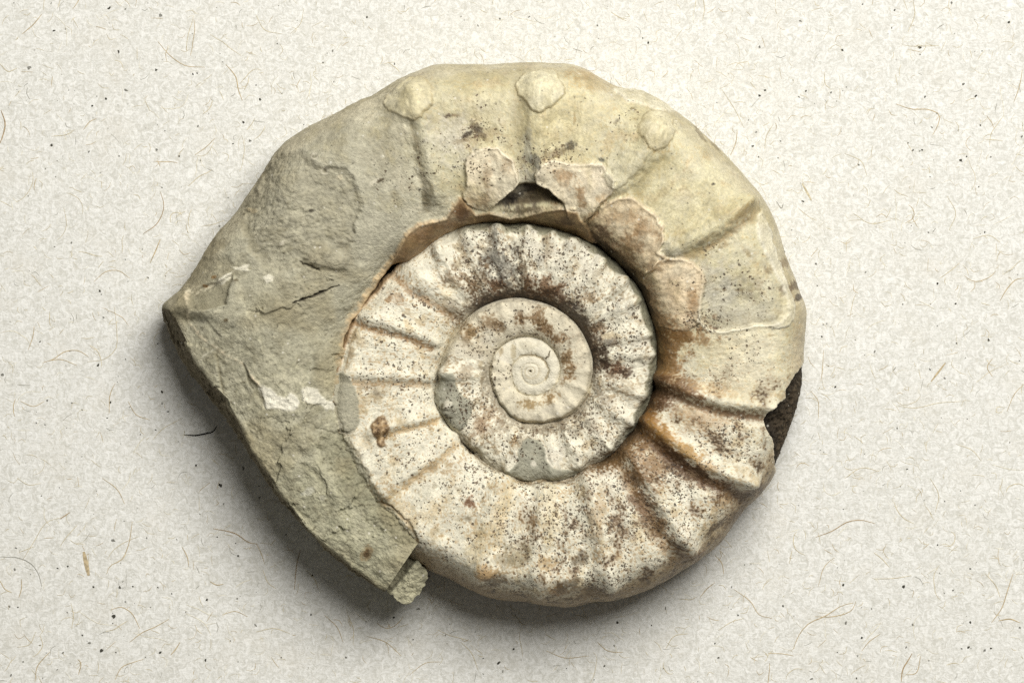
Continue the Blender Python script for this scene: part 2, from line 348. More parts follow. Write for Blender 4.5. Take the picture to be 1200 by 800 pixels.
    s.pit *= np.clip(.75-1.1*s.w3+.5*s.w1, .15, 1.4)
    # ---- details of the mould
    for (bx, by, rx, ry, c, k, a) in [(548,158,11,3,c8(60,50,38),.85,25),(558,150,10,5,c8(84,72,54),.8,-40),(563,157,8,5,c8(66,56,44),.8,-50),(527,136,6,3,c8(64,50,36),.8,0),(533,136,5,2,c8(110,86,60),.6,0),
            (540,166,12,3,c8(120,100,70),.5,15),(570,160,22,8,c8(170,150,112),.5,10),(668,172,9,5,c8(70,64,50),.8,30),(650,180,20,6,c8(120,104,76),.6,15),(626,188,6,9,c8(90,88,78),.7,0),(618,175,6,24,c8(160,160,152),.5,0),
            (705,188,4,3,c8(80,78,66),.85,0),(722,143,6,2,c8(96,84,58),.7,35),(742,128,4,2,c8(80,66,44),.6,-40),(744,140,5,2,c8(150,130,90),.5,0),(673,140,2,8,c8(150,128,84),.6,0),(835,216,2.5,1.8,DARK,.9,0),
            (500,220,6,16,c8(96,88,66),.6,15),(498,236,5,12,c8(86,78,58),.6,10),(848,288,10,3,c8(120,100,66),.5,20),(838,339,5,2,c8(96,80,54),.7,0),(848,340,3,2,c8(110,88,56),.7,0),(866,340,5,1.5,c8(110,88,56),.6,0),(880,341,3,1.5,c8(110,88,56),.6,0),(874,295,3,8,c8(130,108,66),.6,35),(884,310,8,8,c8(160,140,96),.4,0),
            (830,278,12,4,c8(120,104,72),.4,30),(868,250,14,6,c8(140,118,78),.6,35),(915,310,6,22,c8(112,92,64),.6,-65),(930,335,6,20,c8(84,66,46),.75,-70),(937,348,4,10,c8(60,48,36),.8,-60),
            (822,158,14,2.5,c8(110,96,70),.5,-55),(840,172,8,1.8,c8(90,76,54),.6,-45),(630,112,2,1,DARK,.5,0)]:
        s.blob(bx, by, rx, ry, c, k, a, rag=.7, soft=.5)
    # plates of shell that still stick to the mould
    A = [(545,186),(556,178),(572,172),(583,173),(590,180),(601,188),(606,200),(609,215),(604,222),(592,230),(582,240),(574,247),(560,246),(548,240),(541,231),(546,215),(544,200)]
    B = [(626,205),(632,193),(645,187),(655,188),(668,193),(690,193),(705,191),(712,199),(720,211),(719,222),(712,232),(705,238),(694,252),(684,262),(668,262),(664,246),(655,233),(642,222),(630,215)]
    Cp = [(707,238),(716,235),(728,231),(740,233),(752,240),(762,246),(772,255),(778,268),(778,282),(774,296),(780,301),(766,316),(752,322),(740,312),(724,298),(706,280),(690,268),(686,262),(698,252)]
    Dp = [(752,322),(766,312),(782,301),(800,303),(812,308),(822,316),(826,330),(823,345),(822,360),(820,378),(806,388),(790,388),(774,384),(766,362),(758,340)]
    Ep = [(718,104),(728,104),(745,106),(762,110),(778,120),(790,131),(776,133),(764,128),(748,122),(735,120),(725,113)]
    Fp = [(888,252),(893,246),(900,262),(906,285),(914,310),(922,335),(930,352),(930,372),(922,384),(905,386),(900,382),(915,378),(924,366),(922,350),(912,330),(904,312),(895,296),(888,280),(886,265)]
    fw = sst(.03, .20, t)*sst(392, 372, y)
    for poly, part, h, c, e in [(A, 6, 5.2, c8(232,219,192), c8(238,228,206)), (B, 7, 5.6, c8(234,221,195), c8(240,231,210)), (Cp, 8, 4.8, c8(220,199,166), c8(234,221,194)), (Dp, 9, 4.6, c8(224,204,172), c8(228,214,186)),
                                (Ep, 10, 2.6, c8(214,208,184), c8(236,230,212)), (Fp, 11, 2.4, c8(214,208,186), c8(236,232,216))]:
        i, q = s.plate(poly, h, c, .88, e, .6, part, wob=1.5 if part > 9 else 1.9, ew=1.2, wt=fw if part < 10 else None)
        if q is not None and part < 10: s.d[i] += fw[i]*1.3*np.exp(-((q+1.8)/2.0)**2)*(q < .5); s.d[i] += (q < 0)*(1.3*s.w1[i]+1.6*s.w3[i])
    for (bx, by, rx, ry, c, k, a) in [(572,205,6,16,c8(160,136,104),.5,0),(593,195,9,10,c8(150,122,88),.5,0),(560,235,18,8,c8(178,152,118),.6,0),(660,205,14,6,c8(150,116,78),.6,-10),(680,225,6,18,c8(138,106,72),.65,20),(662,210,10,10,c8(190,160,124),.5,0),
            (705,232,8,6,c8(170,136,92),.5,40),(690,255,14,7,c8(120,88,58),.65,30),(700,212,14,16,c8(222,210,188),.5,60),(755,268,18,14,c8(134,100,64),.55,0),(740,285,16,12,c8(130,98,64),.55,0),(730,255,18,12,c8(176,148,112),.6,0),
            (770,310,14,7,c8(140,110,76),.5,25),(812,350,7,18,c8(150,108,66),.55,0),(790,345,22,16,c8(206,184,150),.5,0),(775,375,20,9,c8(140,104,66),.55,0),(735,300,10,10,c8(110,80,52),.6,-45),(710,272,16,6,c8(90,64,42),.7,-40),(752,330,6,12,c8(96,70,46),.6,20)]:
        s.blob(bx, by, rx, ry, c, k, a, rag=.8, soft=.7, fine=.6)
    s.crease([(712,228),(697,246),(682,262),(672,268)], 0, 2, c8(222,206,178), .35, 2.0)
    G = [(824,318),(845,302),(868,290),(886,284),(898,302),(910,330),(921,350),(922,364),(914,375),(903,380),(885,380),(865,385),(845,388),(829,384),(821,377),(824,345)]
    i, q = s.plate(G, -4.2, c8(190,186,168), .5, None, 0, 0, wob=1.2, rampw=1.3, soft=5, wt=sst(318, 362, y))
    if q is not None: lo = sst(352, 372, s.y[i]); s.mix(i, c8(236,230,208), .95*lo*np.exp(-((q-1.3)/1.7)**2)); s.d[i] += 1.5*lo*np.exp(-((q-1.5)/2)**2); s.mix(i, c8(90,82,64), .5*s.grain(i, sst(0, -3, q)*sst(352, 380, s.y[i])*.55))
    # spine bases: pale flat discs
    for k, poly in enumerate([[(450,121),(455,112),(465,102),(478,94),(492,92),(502,98),(508,106),(508,118),(503,128),(494,138),(484,142),(472,139),(460,134),(452,128)],
                 [(604,100),(608,90),(618,85),(632,84),(648,84),(655,90),(661,102),(660,114),(652,122),(640,126),(634,132),(624,130),(616,124),(608,116)],
                 [(748,145),(752,136),(762,132),(778,133),(788,140),(789,152),(787,166),(780,174),(768,180),(760,174),(756,166),(750,158)],
                 [(712,185),(722,177),(740,175),(752,181),(756,188),(750,198),(740,208),(730,218),(720,222),(712,216),(706,205)]]):
        s.plate(poly, [2.2,2.6,2.2,1.2][k], [c8(208,199,166),c8(216,209,180),c8(214,206,176),c8(200,194,168)][k], [.85,.9,.85,.6][k], c8(150,132,92), [.4,.4,.3,.15][k], 2+k, wob=2.6, ew=1.4, soft=2)
    # dark breach at the right edge
    Wp = [(946,424),(938,433),(930,445),(923,456),(920.6,469),(909,474),(898,482),(897,492),(900,502),(908,516),(909,535),(911,551),(925,545),(945,500),(955,450)]
    i, q = s.plate(Wp, -9, c8(60,50,37), .95, None, 0, 12, wob=1.2, rampw=1.6)
    if q is not None:
        ins = q < 0
        s.d[i] += np.where(ins, 4.5*s.w1[i]+3.0*s.w2[i], 0)
        s.mix(i, c8(128,112,88), np.where(ins, .55*sst(.96, 1.02, s.t[i]+.05*s.w1[i]), 0)); s.mix(i, DARK, np.where(ins, .85*sst(-16, -2, q), 0))
        s.mix(i, c8(232,222,198), .6*np.exp(-((q-1.2)/1.5)**2))
    # cavity behind the plates
    Cav = [(580,244),(588,236),(598,227),(606,220),(614,217),(628,216),(640,221),(650,229),(660,238),(652,238),(638,239),(622,242),(606,244),(592,244)]
    i, q = s.plate(Cav, -10, c8(84,72,54), .9, None, 0, 13, wob=1.0, rampw=3.5)
    s.blob(600, 236, 16, 8, c8(34,28,22), .9, 30); s.blob(615, 224, 14, 6, c8(40,34,26), .8, 0); s.blob(620, 246, 30, 3, c8(60,46,32), .6, 5)
    # lip of shell round the seam
    lip = [(391,472),(391,448),(393,427),(397,405),(398,392),(409,371),(422,350),(437,329),(450,311),(463,292),(476,272),(489,262),(505,258),(520,254),(529,243),(538,231),(548,240),(556,249),(575,247),(597,252),(616,250),(639,245),(659,243),(676,246),(690,268),
           (700,284),(690,282),(670,272),(640,265),(614,261),(595,262),(565,260),(539,266),(514,279),(496,294),(477,308),(462,319),(444,343),(427,361),(416,379),(406,407),(400,432),(396,458),(395,474)]
    i, q = s.plate(lip, 3.0, c8(150,120,86), .92, None, 0, 14, wob=1.0, rampw=1.0)
    edge = [(392,470),(392,448),(394,427),(398,405),(399,392),(410,371),(423,350),(438,330),(451,311),(464,293),(477,273),(490,263),(505,259),(520,255),(529,244),(538,232)]
    s.ridge(edge, 2.0, 2.2); s.ridge([(556,249),(576,247),(597,252),(616,250),(639,244),(659,243),(674,243)], 2.5, 2)
    s.crease([(576,247),(597,252),(616,250),(639,244),(659,243),(674,243)], 0, 1.6, c8(222,206,176), .9, 1.5)
    s.crease(edge, 0, 1.6, c8(206,182,144), .85, 1.8)
    s.crease([(395,448),(398,420),(404,400),(404,388),(416,366),(430,346),(446,324),(456,312)], 0, 1.5, c8(120,84,54), .7, 1.6)
    s.crease([(538,232),(546,240),(553,248),(556,256)], 0, 1.5, c8(190,160,120), .8, 1.4)
    for b in [(500,272,20,7,c8(122,90,60),.7,30),(480,285,8,14,c8(128,98,66),.6,-35),(540,248,10,9,c8(104,70,46),.8,0),(525,262,14,5,c8(118,88,60),.6,20),(660,255,14,6,c8(86,60,40),.75,-8),(600,258,30,4,c8(140,118,90),.6,0),(640,257,14,6,c8(110,82,56),.6,0)]:
        s.blob(*b[:5], b[5], b[6], rag=.6, soft=.6)
    s.crease([(700,284),(720,300),(738,318),(752,338)], 2, 3, c8(52,38,26), .85, 4.5)
    s.crease([(585,259),(614,257),(645,261),(675,270)], 1, 2, c8(90,68,46), .5, 2)

    # ---------------------------------------------------------------- rock
    rk = p > 490
    s.part[:] = np.where((p > 477+4*s.w1) & (s.part == 0), 1, s.part)
    rough = sst(500, 520, p+6*s.w1)
    ru = fbm(s.xu, s.yu, 34, 3, 131); rv = fbm(s.xu+.5*s.yu, s.yu, 12, 4, 141); rid = 1-np.abs(fbm(s.xu*.8+s.yu*.6, (s.yu*.8-s.xu*.6)*2.2, 30, 4, 151))*2
    plateau = [(284,262),(290,240),(300,220),(316,196),(332,182),(350,178),(366,190),(390,198),(412,208),(420,226),(424,236),(414,262),(414,285),(404,296),(384,292),(372,300),(352,312),(325,318),(305,310),(292,288)]
    i, q = s.plate(plateau, -3.5, c8(172,167,146), .6, c8(130,124,104), .22, 0, wob=5, rampw=4, ew=3.5)
    if q is not None:
        s.d[i] += np.where(q < 0, 1, .0)*(1.6*rv[i]+1.1*s.w2[i])*sst(0, -6, q)
        s.mix(i, c8(136,130,108), sst(-2, -6, q)*np.clip(.5*rv[i]+.3*s.w2[i], 0, .6))
    # lower, broken rock
    low = sst(525, 545, p+5*s.w1)*(t < .995)
    s.d += low*(2.2*ru+.5*rv+.8*(rid-.6)+.3*s.w2)
    s.mix(slice(None), c8(140,136,112), low*np.clip(.75*rv+.1, 0, .6)); s.mix(slice(None), c8(182,178,152), low*np.clip(.9*ru, 0, .55))
    s.mix(slice(None), c8(182,180,152), .5*sst(555, 570, p))
    i, q = s.plate([(398,500),(410,517),(426,543),(447,588),(470,606),(487,634),(470,640),(430,612),(404,578),(384,548),(372,520),(380,505)], -1.2, c8(138,135,112), .6, None, 0, 0, wob=5, rampw=5, soft=5)
    if q is not None: s.d[i] += np.where(q < 0, 1.4*s.w2[i]+1.6*rv[i], 0)
    mid = sst(497, 512, p+5*s.w1)*(t < .995)
    mo = fbm(s.xu, s.yu, 46, 5, 601, .62); mf = fbm(s.xu+s.yu*.4, s.yu*1.5, 9, 4, 611, .6); mg = fbm(s.xu, s.yu, 90, 3, 621)
    stri = fbm(s.xu*.5+s.yu*.87, (s.yu*.5-s.xu*.87)*.35, 11, 4, 631, .6)
    s.d += mid*(1.6*mo+.5*mf+.8*stri*(1-.5*low)+3.0*mg)
    s.mix(slice(None), c8(132,126,104), mid*np.clip(.9*mo+.35*mf-.05, 0, .55)); s.mix(slice(None), c8(196,191,167), mid*np.clip(-.9*mo-.25*mf-.05, 0, .5))
    s.mix(slice(None), c8(150,138,106), mid*np.clip(1.2*mg-.1, 0, .4)); s.mix(slice(None), c8(112,106,86), mid*.7*sst(.38, .62, mf))
    rs_ = np.random.RandomState(17); seeds = np.stack([rs_.uniform(190, 500, 46), rs_.uniform(170, 700, 46)], 1); tl = rs_.normal(0, .13, (46, 2))
    j = np.where(p > 500)[0]; bd = np.full(len(j), 1e9); fd = np.zeros(len(j)); xx = s.x[j]+9*s.w3[j]+5*s.w1[j]; yy = s.y[j]+9*s.w1[j]
    for (sx, sy), (tx, ty) in zip(seeds, tl):
        dd = np.hypot(xx-sx, (yy-sy)*.8); nw = dd < bd; bd = np.where(nw, dd, bd); fd = np.where(nw, (s.x[j]-sx)*tx+(s.y[j]-sy)*ty, fd)
    s.d[j] += np.clip(fd, -4, 4)*sst(508, 522, p[j])*(s.t[j] < .99)*.38
    # facets, scoops and cracks of the rock
    s.plate([(219,341),(240,333),(262,328),(275,320),(266,345),(264,357),(240,364),(222,363)], -5.5, c8(142,136,113), .65, None, 0, 0, wob=1.5, rampw=1.6)
    s.plate([(205,345),(235,305),(262,300),(276,312),(274,320),(255,328),(220,340)], -2, c8(158,150,124), .5, None, 0, 0, wob=3, rampw=3, soft=4)
    s.plate([(290,440),(306,454),(312,480),(296,460)], -3, c8(146,140,118), .3, None, 0, 0, wob=1, rampw=2)
    s.plate([(355,302),(372,293),(392,293),(406,304),(405,316),(390,316),(374,312)], 3.5, c8(158,152,132), .4, None, 0, 0, wob=1.5, rampw=4)
    s.crease([(405,290),(412,306),(404,322)], 5, 6, c8(140,132,110), .4, 6)
    s.crease([(343,355),(358,350),(376,343),(397,334)], 5, 1.6, c8(48,42,33), .9, 1.5, True)
    s.crease([(350,306),(362,312),(377,318)], 4, 1.5, c8(62,56,44), .8, 1.4, True)
    s.crease([(283,425),(288,440),(295,458)], 3, 2.2, c8(104,98,78), .6, 1.8, True)
    s.crease([(253,416),(255,430),(258,448),(262,462)], .8, 1.5, c8(124,116,92), .45, 1.3)
    s.crease([(355,545),(372,556),(384,578),(388,600)], 3, 3, c8(130,126,104), .4, 3)
    s.crease([(385,436),(378,434),(366,433)], 2, 1.5, c8(110,104,84), .6, 1.4)
    s.crease([(398,505),(406,507),(414,504)], 2, 1.5, c8(70,62,48), .8, 1.4)
    s.crease([(404,508),(412,520),(426,545),(448,590)], 0, 2, c8(112,100,76), .4, 1.8)
    s.crease([(448,588),(462,597),(478,612),(489,636)], 2, 1.6, c8(150,124,88), .5, 1.6)
    s.crease([(310,300),(295,285),(284,262)], 2, 5, c8(130,124,102), .4, 5)
    # smooth greyer plate over the white turn
    s.plate([(396,440),(404,436),(412,446),(418,460),(420,480),(420,498),(414,506),(404,507),(399,492),(394,472)], 1.0, c8(174,170,150), .95, None, 0, 24, wob=2.0)
    # veins and chalky patches
    for k, poly in enumerate([[(300,446),(308,453),(316,455),(325,463),(335,466),(341,460),(347,463),(352,472),(346,480),(336,482),(322,478),(310,479),(309,465)],
              [(352,457),(360,451),(370,455),(375,462),(385,470),(392,466),(391,478),(382,481),(375,476),(362,473),(355,470)]]):
        s.plate(poly, 1.0, [c8(240,236,220), c8(222,218,202)][k], .92, None, 0, 15+k, wob=2.6, soft=2)
    for k, poly in enumerate([[(250,331),(262,323),(273,318),(271,326),(261,332)], [(270,312),(280,314),(285,311),(291,310),(292,318),(284,318),(276,317)], [(308,325),(314,321),(321,324),(320,330),(313,333)]]):
        s.plate(poly, .8, c8(238,233,214), .9, None, 0, 21+k, wob=1.4)
    s.crease([(219,341),(219,362),(222,378),(232,392),(245,403),(252,408),(265,417),(280,424),(292,438),(306,453)], -.7, 1.4, c8(222,208,180), .7, 1.25)
    s.crease([(252,408),(243,414),(233,424)], -.8, 1.3, c8(214,210,192), .7, 1.3)
    s.crease([(220,341),(236,337),(250,333)], -.8, 2, c8(222,214,190), .6, 2.5)
    s.crease([(284,500),(298,505),(305,515)], -.5, 2.5, c8(198,194,172), .4, 3)
    for b in [(429,648,3.5,6,c8(62,40,24),.95,-25),(429,648,7,10,c8(140,118,84),.6,-25),(238,334,4,2,c8(130,96,60),.8,0),(249,324,3,2,c8(150,110,66),.7,0),(362,575,10,5,c8(206,204,190),.6,20),(378,583,4,3,c8(214,210,190),.7,0),
              (265,375,2.5,2,c8(90,76,52),.8,0),(277,328,3,2,c8(100,90,70),.7,0),(440,214,9,3,c8(214,208,188),.85,30),(446,212,6,2,c8(70,60,44),.9,25),(449,184,3,2,CHALK,.9,0),(399,209,4,4,c8(210,200,172),.8,0),
              (366,183,2.5,2.5,c8(70,66,54),.8,0),(382,201,2,2,c8(110,104,86),.7,0),(331,285,4,2.5,c8(212,206,188),.7,40),(380,244,2,2,CHALK,.7,0),(399,244,2,2,CHALK,.6,0),(365,247,3,2,c8(60,54,44),.7,0),
              (293,245,5,3,c8(200,184,150),.6,0),(305,205,8,3,c8(126,116,90),.5,50),(250,290,16,10,c8(150,140,112),.5,40),(466,220,4,2,c8(196,190,172),.6,30),(392,465,3,2,CHALK,.7,0),(407,513,4,3,c8(226,220,196),.9,0),
              (400,160,30,14,c8(158,153,134),.5,30),(300,355,20,12,c8(182,178,154),.4,0),(460,140,14,30,c8(150,144,122),.5,10)]:
        s.blob(*b[:5], b[5], b[6], rag=.5, soft=.4)
    for (rx_, ry_) in [(369,184),(381,201)]:
        i = s.box([(rx_, ry_)], 8); q = np.hypot(s.x[i]-rx_, s.y[i]-ry_); s.mix(i, c8(208,202,184), .8*np.exp(-((q-3.6)/1.0)**2)); s.d[i] -= 3*np.exp(-(q/2)**2)
    # rust-brown knob on the white turn
    s.plate([(438,494),(443,488),(449,487),(454,494),(456,502),(453,510),(450,516),(451,522),(446,524),(442,521),(443,514),(437,508),(434,502)], 2.0, c8(142,112,76), .9, c8(96,72,48), .5, 25, wob=1.4)
    i = s.box([(446,505)], 20); s.mix(i, c8(204,184,150), np.where(s.part[i] == 25, .7*sst(.1, .5, s.w2[i]), 0)); s.mix(i, c8(82,58,38), np.where(s.part[i] == 25, .8*sst(.1, .5, -s.w2[i]), 0))
    # broken rock side: roughened, with the steep wall's shade painted into its colour
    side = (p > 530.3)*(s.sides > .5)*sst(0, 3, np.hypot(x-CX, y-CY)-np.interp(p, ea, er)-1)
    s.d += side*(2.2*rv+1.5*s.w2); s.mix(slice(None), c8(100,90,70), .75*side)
    gl = noise(s.p*1.1+2.5*s.w3+1.2*s.w1, s.t*3, 701)*.6+noise(s.p*2.6+2*s.w3, s.t*5, 711)*.4
    s.d += .4*gl*sst(.15, .4, t)*sst(505, 485, p); s.col *= (1+.03*gl*sst(505, 485, p))[:, None]
    mm = fbm(s.xu, s.yu, 60, 6, 721, .7)*sst(345, 390, p)*sst(510, 480, p)
    s.mix(slice(None), c8(170,158,118), np.clip(1.0*mm, 0, .5)); s.mix(slice(None), c8(218,212,190), np.clip(-1.0*mm, 0, .45)); s.col *= (1+.10*s.w4)[:, None]
    fine_relief(s, .85)
    s.col *= (1+.10*s.w1+.05*s.w2)[:, None]
    # the white turn carries on without a break from the middle turn
    ncol = int(np.searchsorted(s.g['p'][0], 176))
    g2 = {k: v[:, :ncol] for k, v in s.g.items()}; s2 = Skin(g2); paint_middle(s2)
    kb = sst(124, 156, s2.p+8*s2.w1); kb = np.where(s2.p < 124, 0, kb); msk = np.zeros(s.g['X'].shape, bool); msk[:, :ncol] = True; msk = msk.ravel()
    s.col[msk] = s2.col*(1-kb[:, None])+s.col[msk]*kb[:, None]; s.d[msk] = s2.d*(1-kb)+s.d[msk]*kb; s.pit[msk] = s2.pit*(1-kb)+s.pit[msk]*kb

# ================================================================== middle turn
def ribs_polar(s, angs, h, w, t0=.12, t1=.84, node=0, lean=0.):
    _rng = np.random.RandomState(5)
    for a in angs:
        hh = h*(.8+.4*_rng.rand())
        d = (s.p-a-lean*(s.t-.5))
        r = np.hypot(s.x-CX, s.y-CY)
        q = np.radians(d)*r/w+.35*s.w1
        pr = sst(t0-.1, t0+.2, s.t)*sst(t1+.13, t1, s.t)
        s.d += hh*np.exp(-q*q)*pr
        if node: s.d += node*(.7+.6*_rng.rand())*np.exp(-(q*1.2)**2-((s.t-t1)/.09)**2)

def paint_middle(s):
    x, y, p, t = s.x, s.y, s.p, s.t
    s.col[:] = c8(230,225,206)
    st_ = fbm(s.xu, s.yu, 22, 5, 501, .65); s.mix(slice(None), c8(176,158,126), .6*sst(.12, .5, st_))
    s.mix(slice(None), c8(140,118,88), .6*sst(.28, .60, .55*s.w2+.6*s.w4+.5*s.w3+.12))
    ang = lambda X, Y, lo: (lambda a: a+360*math.ceil((lo-a)/360))(math.degrees(math.atan2(-(Y-CY), X-CX)))
    outs = [(512,300),(540,272),(577,266),(612,266),(642,272),(668,282),(702,302),(727,326),(742,348),(752,388),(752,412),(752,457),(740,492),(718,522),(684,545),(650,545),(601,545),(560,520),(530,480),(524,440),(538,405)]
    ribs_polar(s, [ang(a, b, -190) for a, b in outs], 5.6, 8.5, node=3.6, lean=-5)
    # greenish outer side below the nodes
    og = sst(.84, .90, t+.05*s.w1+.03*s.w2)
    s.mix(slice(None), GREEN, .85*og*sst(-60, -20, p)*sst(128, 105, p)); s.mix(slice(None), c8(186,181,163), .7*og*sst(-20, -60, p))
    # dirt in the seam
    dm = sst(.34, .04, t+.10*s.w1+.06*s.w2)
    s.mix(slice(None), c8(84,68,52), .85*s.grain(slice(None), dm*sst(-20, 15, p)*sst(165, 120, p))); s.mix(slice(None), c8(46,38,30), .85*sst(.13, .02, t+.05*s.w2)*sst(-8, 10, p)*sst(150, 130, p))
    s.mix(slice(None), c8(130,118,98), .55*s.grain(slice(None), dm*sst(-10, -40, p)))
    for (bx, by, rx, ry, c, k, a) in [(575,300,16,30,c8(128,124,114),.6,-10),(590,315,22,26,c8(132,128,118),.65,0),(560,330,14,14,c8(120,98,72),.55,0),(583,335,10,10,c8(104,70,44),.7,0),(570,312,5,6,c8(100,76,50),.75,0),(566,288,10,10,c8(160,146,120),.5,0),
            (612,316,7,26,c8(96,80,58),.6,0),(640,335,24,12,c8(112,76,48),.7,-15),(655,345,18,8,c8(90,64,44),.6,-30),(670,365,14,10,c8(104,98,90),.6,-40),(690,350,10,8,c8(140,112,80),.5,0),(685,378,16,12,c8(96,88,78),.65,-50),
            (545,325,5,18,c8(112,88,60),.6,50),(532,330,8,16,c8(120,94,64),.5,45),(551,312,7,14,c8(130,106,76),.45,40),(700,385,12,8,c8(130,100,70),.55,0),(715,400,20,6,c8(112,102,90),.6,-15),(705,412,14,7,c8(64,50,38),.7,-30),(722,432,14,9,c8(96,64,42),.85,-15),
            (735,436,14,4,c8(66,50,38),.7,-5),(715,440,10,6,c8(112,92,70),.6,0),(712,425,8,10,c8(60,44,32),.75,0),(700,455,8,16,c8(150,142,126),.5,0),(735,455,14,10,c8(190,176,150),.5,0),(710,470,10,10,c8(160,150,132),.5,0),
            (695,500,8,14,c8(150,138,116),.5,40),(670,505,12,12,c8(160,152,134),.5,0),(690,520,10,6,c8(184,160,120),.5,40),(660,500,14,8,c8(130,122,106),.5,0),(635,505,20,6,c8(140,128,106),.5,0),(602,515,4,14,c8(140,108,66),.7,-15),(612,520,6,12,c8(150,136,110),.5,0),
            (570,490,16,18,c8(160,134,104),.5,0),(560,500,14,10,c8(150,120,90),.5,40),(585,505,12,10,c8(170,154,130),.5,0),(545,440,10,14,c8(170,150,122),.5,0),(560,395,10,14,c8(176,152,118),.5,0),(650,300,18,14,c8(232,226,210),.5,0),(690,310,14,18,c8(234,228,212),.5,0),
            (735,360,12,18,c8(232,228,212),.5,0),(625,290,8,18,c8(234,228,214),.5,0),(640,300,3,20,c8(170,150,122),.4,0),(700,320,6,14,c8(206,192,166),.4,-30),(748,400,10,6,c8(222,216,200),.5,0),(728,480,14,8,c8(236,230,212),.6,-30),(700,505,8,14,c8(236,230,212),.5,40)]:
        s.blob(bx, by, rx, ry, c, k, a, rag=.9, soft=.8, fine=.5)
    for a in [(590,310,60,50,.55,0),(660,320,60,40,.35,0),(720,400,40,50,.5,0),(690,500,50,40,.45,0),(600,520,60,30,.3,0),(550,480,30,40,.5,0),(660,350,50,20,.7,0)]: s.spec(*a)
    # mud still lying in the seam
    for k, poly in enumerate([[(512,455),(520,440),(531,438),(534,450),(538,460),(546,468),(556,474),(552,486),(545,497),(538,503),(526,497),(516,485),(510,470)],
                              [(611,518),(618,514),(634,516),(638,525),(641,538),(646,546),(655,548),(668,550),(690,547),(668,559),(644,565),(622,564),(600,558),(590,552),(600,548),(606,540),(608,528)]]):
        s.plate(poly, 2.5, MUD, .95, None, 0, 17+k, wob=2.0, rampw=2)
    s.blob(625.5, 543, 4, 4, c8(226,220,204), .8, 0, rag=.3)
    s.blob(650, 534, 12, 11, c8(228,222,206), .8, 0, rag=.5); s.dome(650, 534, 9, 2)
    s.dome(525.5, 473, 4.2, 4.5); s.blob(525.5, 473, 5, 5.5, c8(216,211,194), .9, 0, rag=.2)
    s.crease([(521,473),(522,478),(527,480),(531,476)], 1.5, 1.4, c8(104,98,80), .8, 1.2)
    fine_relief(s, .9)
    s.d += .5*s.w2+2.2*fbm(s.xu, s.yu, 30, 3, 401)*sst(.1, .4, t)
    s.col *= (1+.12*s.w1+.07*s.w2)[:, None]

def paint_inner(s):
    x, y, p, t = s.x, s.y, s.p, s.t
    s.col[:] = c8(216,208,186)
    ribs_polar(s, np.arange(-548, -190, 19.), 1.7, 4.5, node=1.0, lean=-6)
    s.mix(slice(None), c8(208,199,176), .6*sst(.6, .9, t))
    for (bx, by, rx, ry, c, k, a) in [(553,388,9,10,c8(146,106,66),.75,-20),(548,394,10,12,c8(158,120,80),.5,0),(575,376,10,8,c8(140,104,70),.65,20),(584,385,6,8,c8(130,96,64),.6,0),(609,374,5,9,c8(126,84,48),.8,0),(630,372,10,12,c8(140,98,60),.7,-30),(640,385,9,8,c8(130,88,52),.7,-40),
            (655,398,9,8,c8(134,92,56),.7,-50),(665,420,7,10,c8(146,106,68),.75,0),(668,430,7,6,c8(140,98,60),.7,0),(662,444,9,5,c8(150,108,68),.7,15),(645,467,10,5,c8(160,118,72),.7,15),(620,475,8,5,c8(172,134,86),.7,0),(632,472,5,5,c8(176,140,96),.6,0),
            (560,425,10,14,c8(226,220,204),.6,0),(540,412,10,12,c8(230,224,206),.6,0),(548,425,6,4,c8(150,124,90),.5,0),(560,445,8,6,c8(190,164,130),.5,0),(600,362,20,6,c8(208,200,180),.5,0),(680,410,6,20,c8(208,196,172),.5,0),(650,480,20,6,c8(196,188,170),.5,20),
            (560,408,16,10,c8(190,176,150),.4,0),(575,395,8,8,c8(224,218,202),.5,0)]:
        s.blob(bx, by, rx*1.2, ry*1.2, c*np.array([.80, .82, .76]) if c[0] < .72 else c, k, a, rag=1.0, soft=1.0, fine=.5)
    s.spec(600, 400, 80, 60, .3, 0); s.spec(550, 450, 40, 40, .35, 0)
    i, q = s.plate([(571,452),(577,450),(583,462),(592,474),(600,484),(606,494),(590,490),(578,476),(572,464)], 1.5, MUD, .9, None, 0, 19, wob=1.2)
    s.crease([(582,353),(600,349),(625,352),(647,359)], 0, 1.2, c8(180,172,156), .5, 2)
    fine_relief(s, .55)
    s.col *= (1+.12*s.w1+.07*s.w2)[:, None]

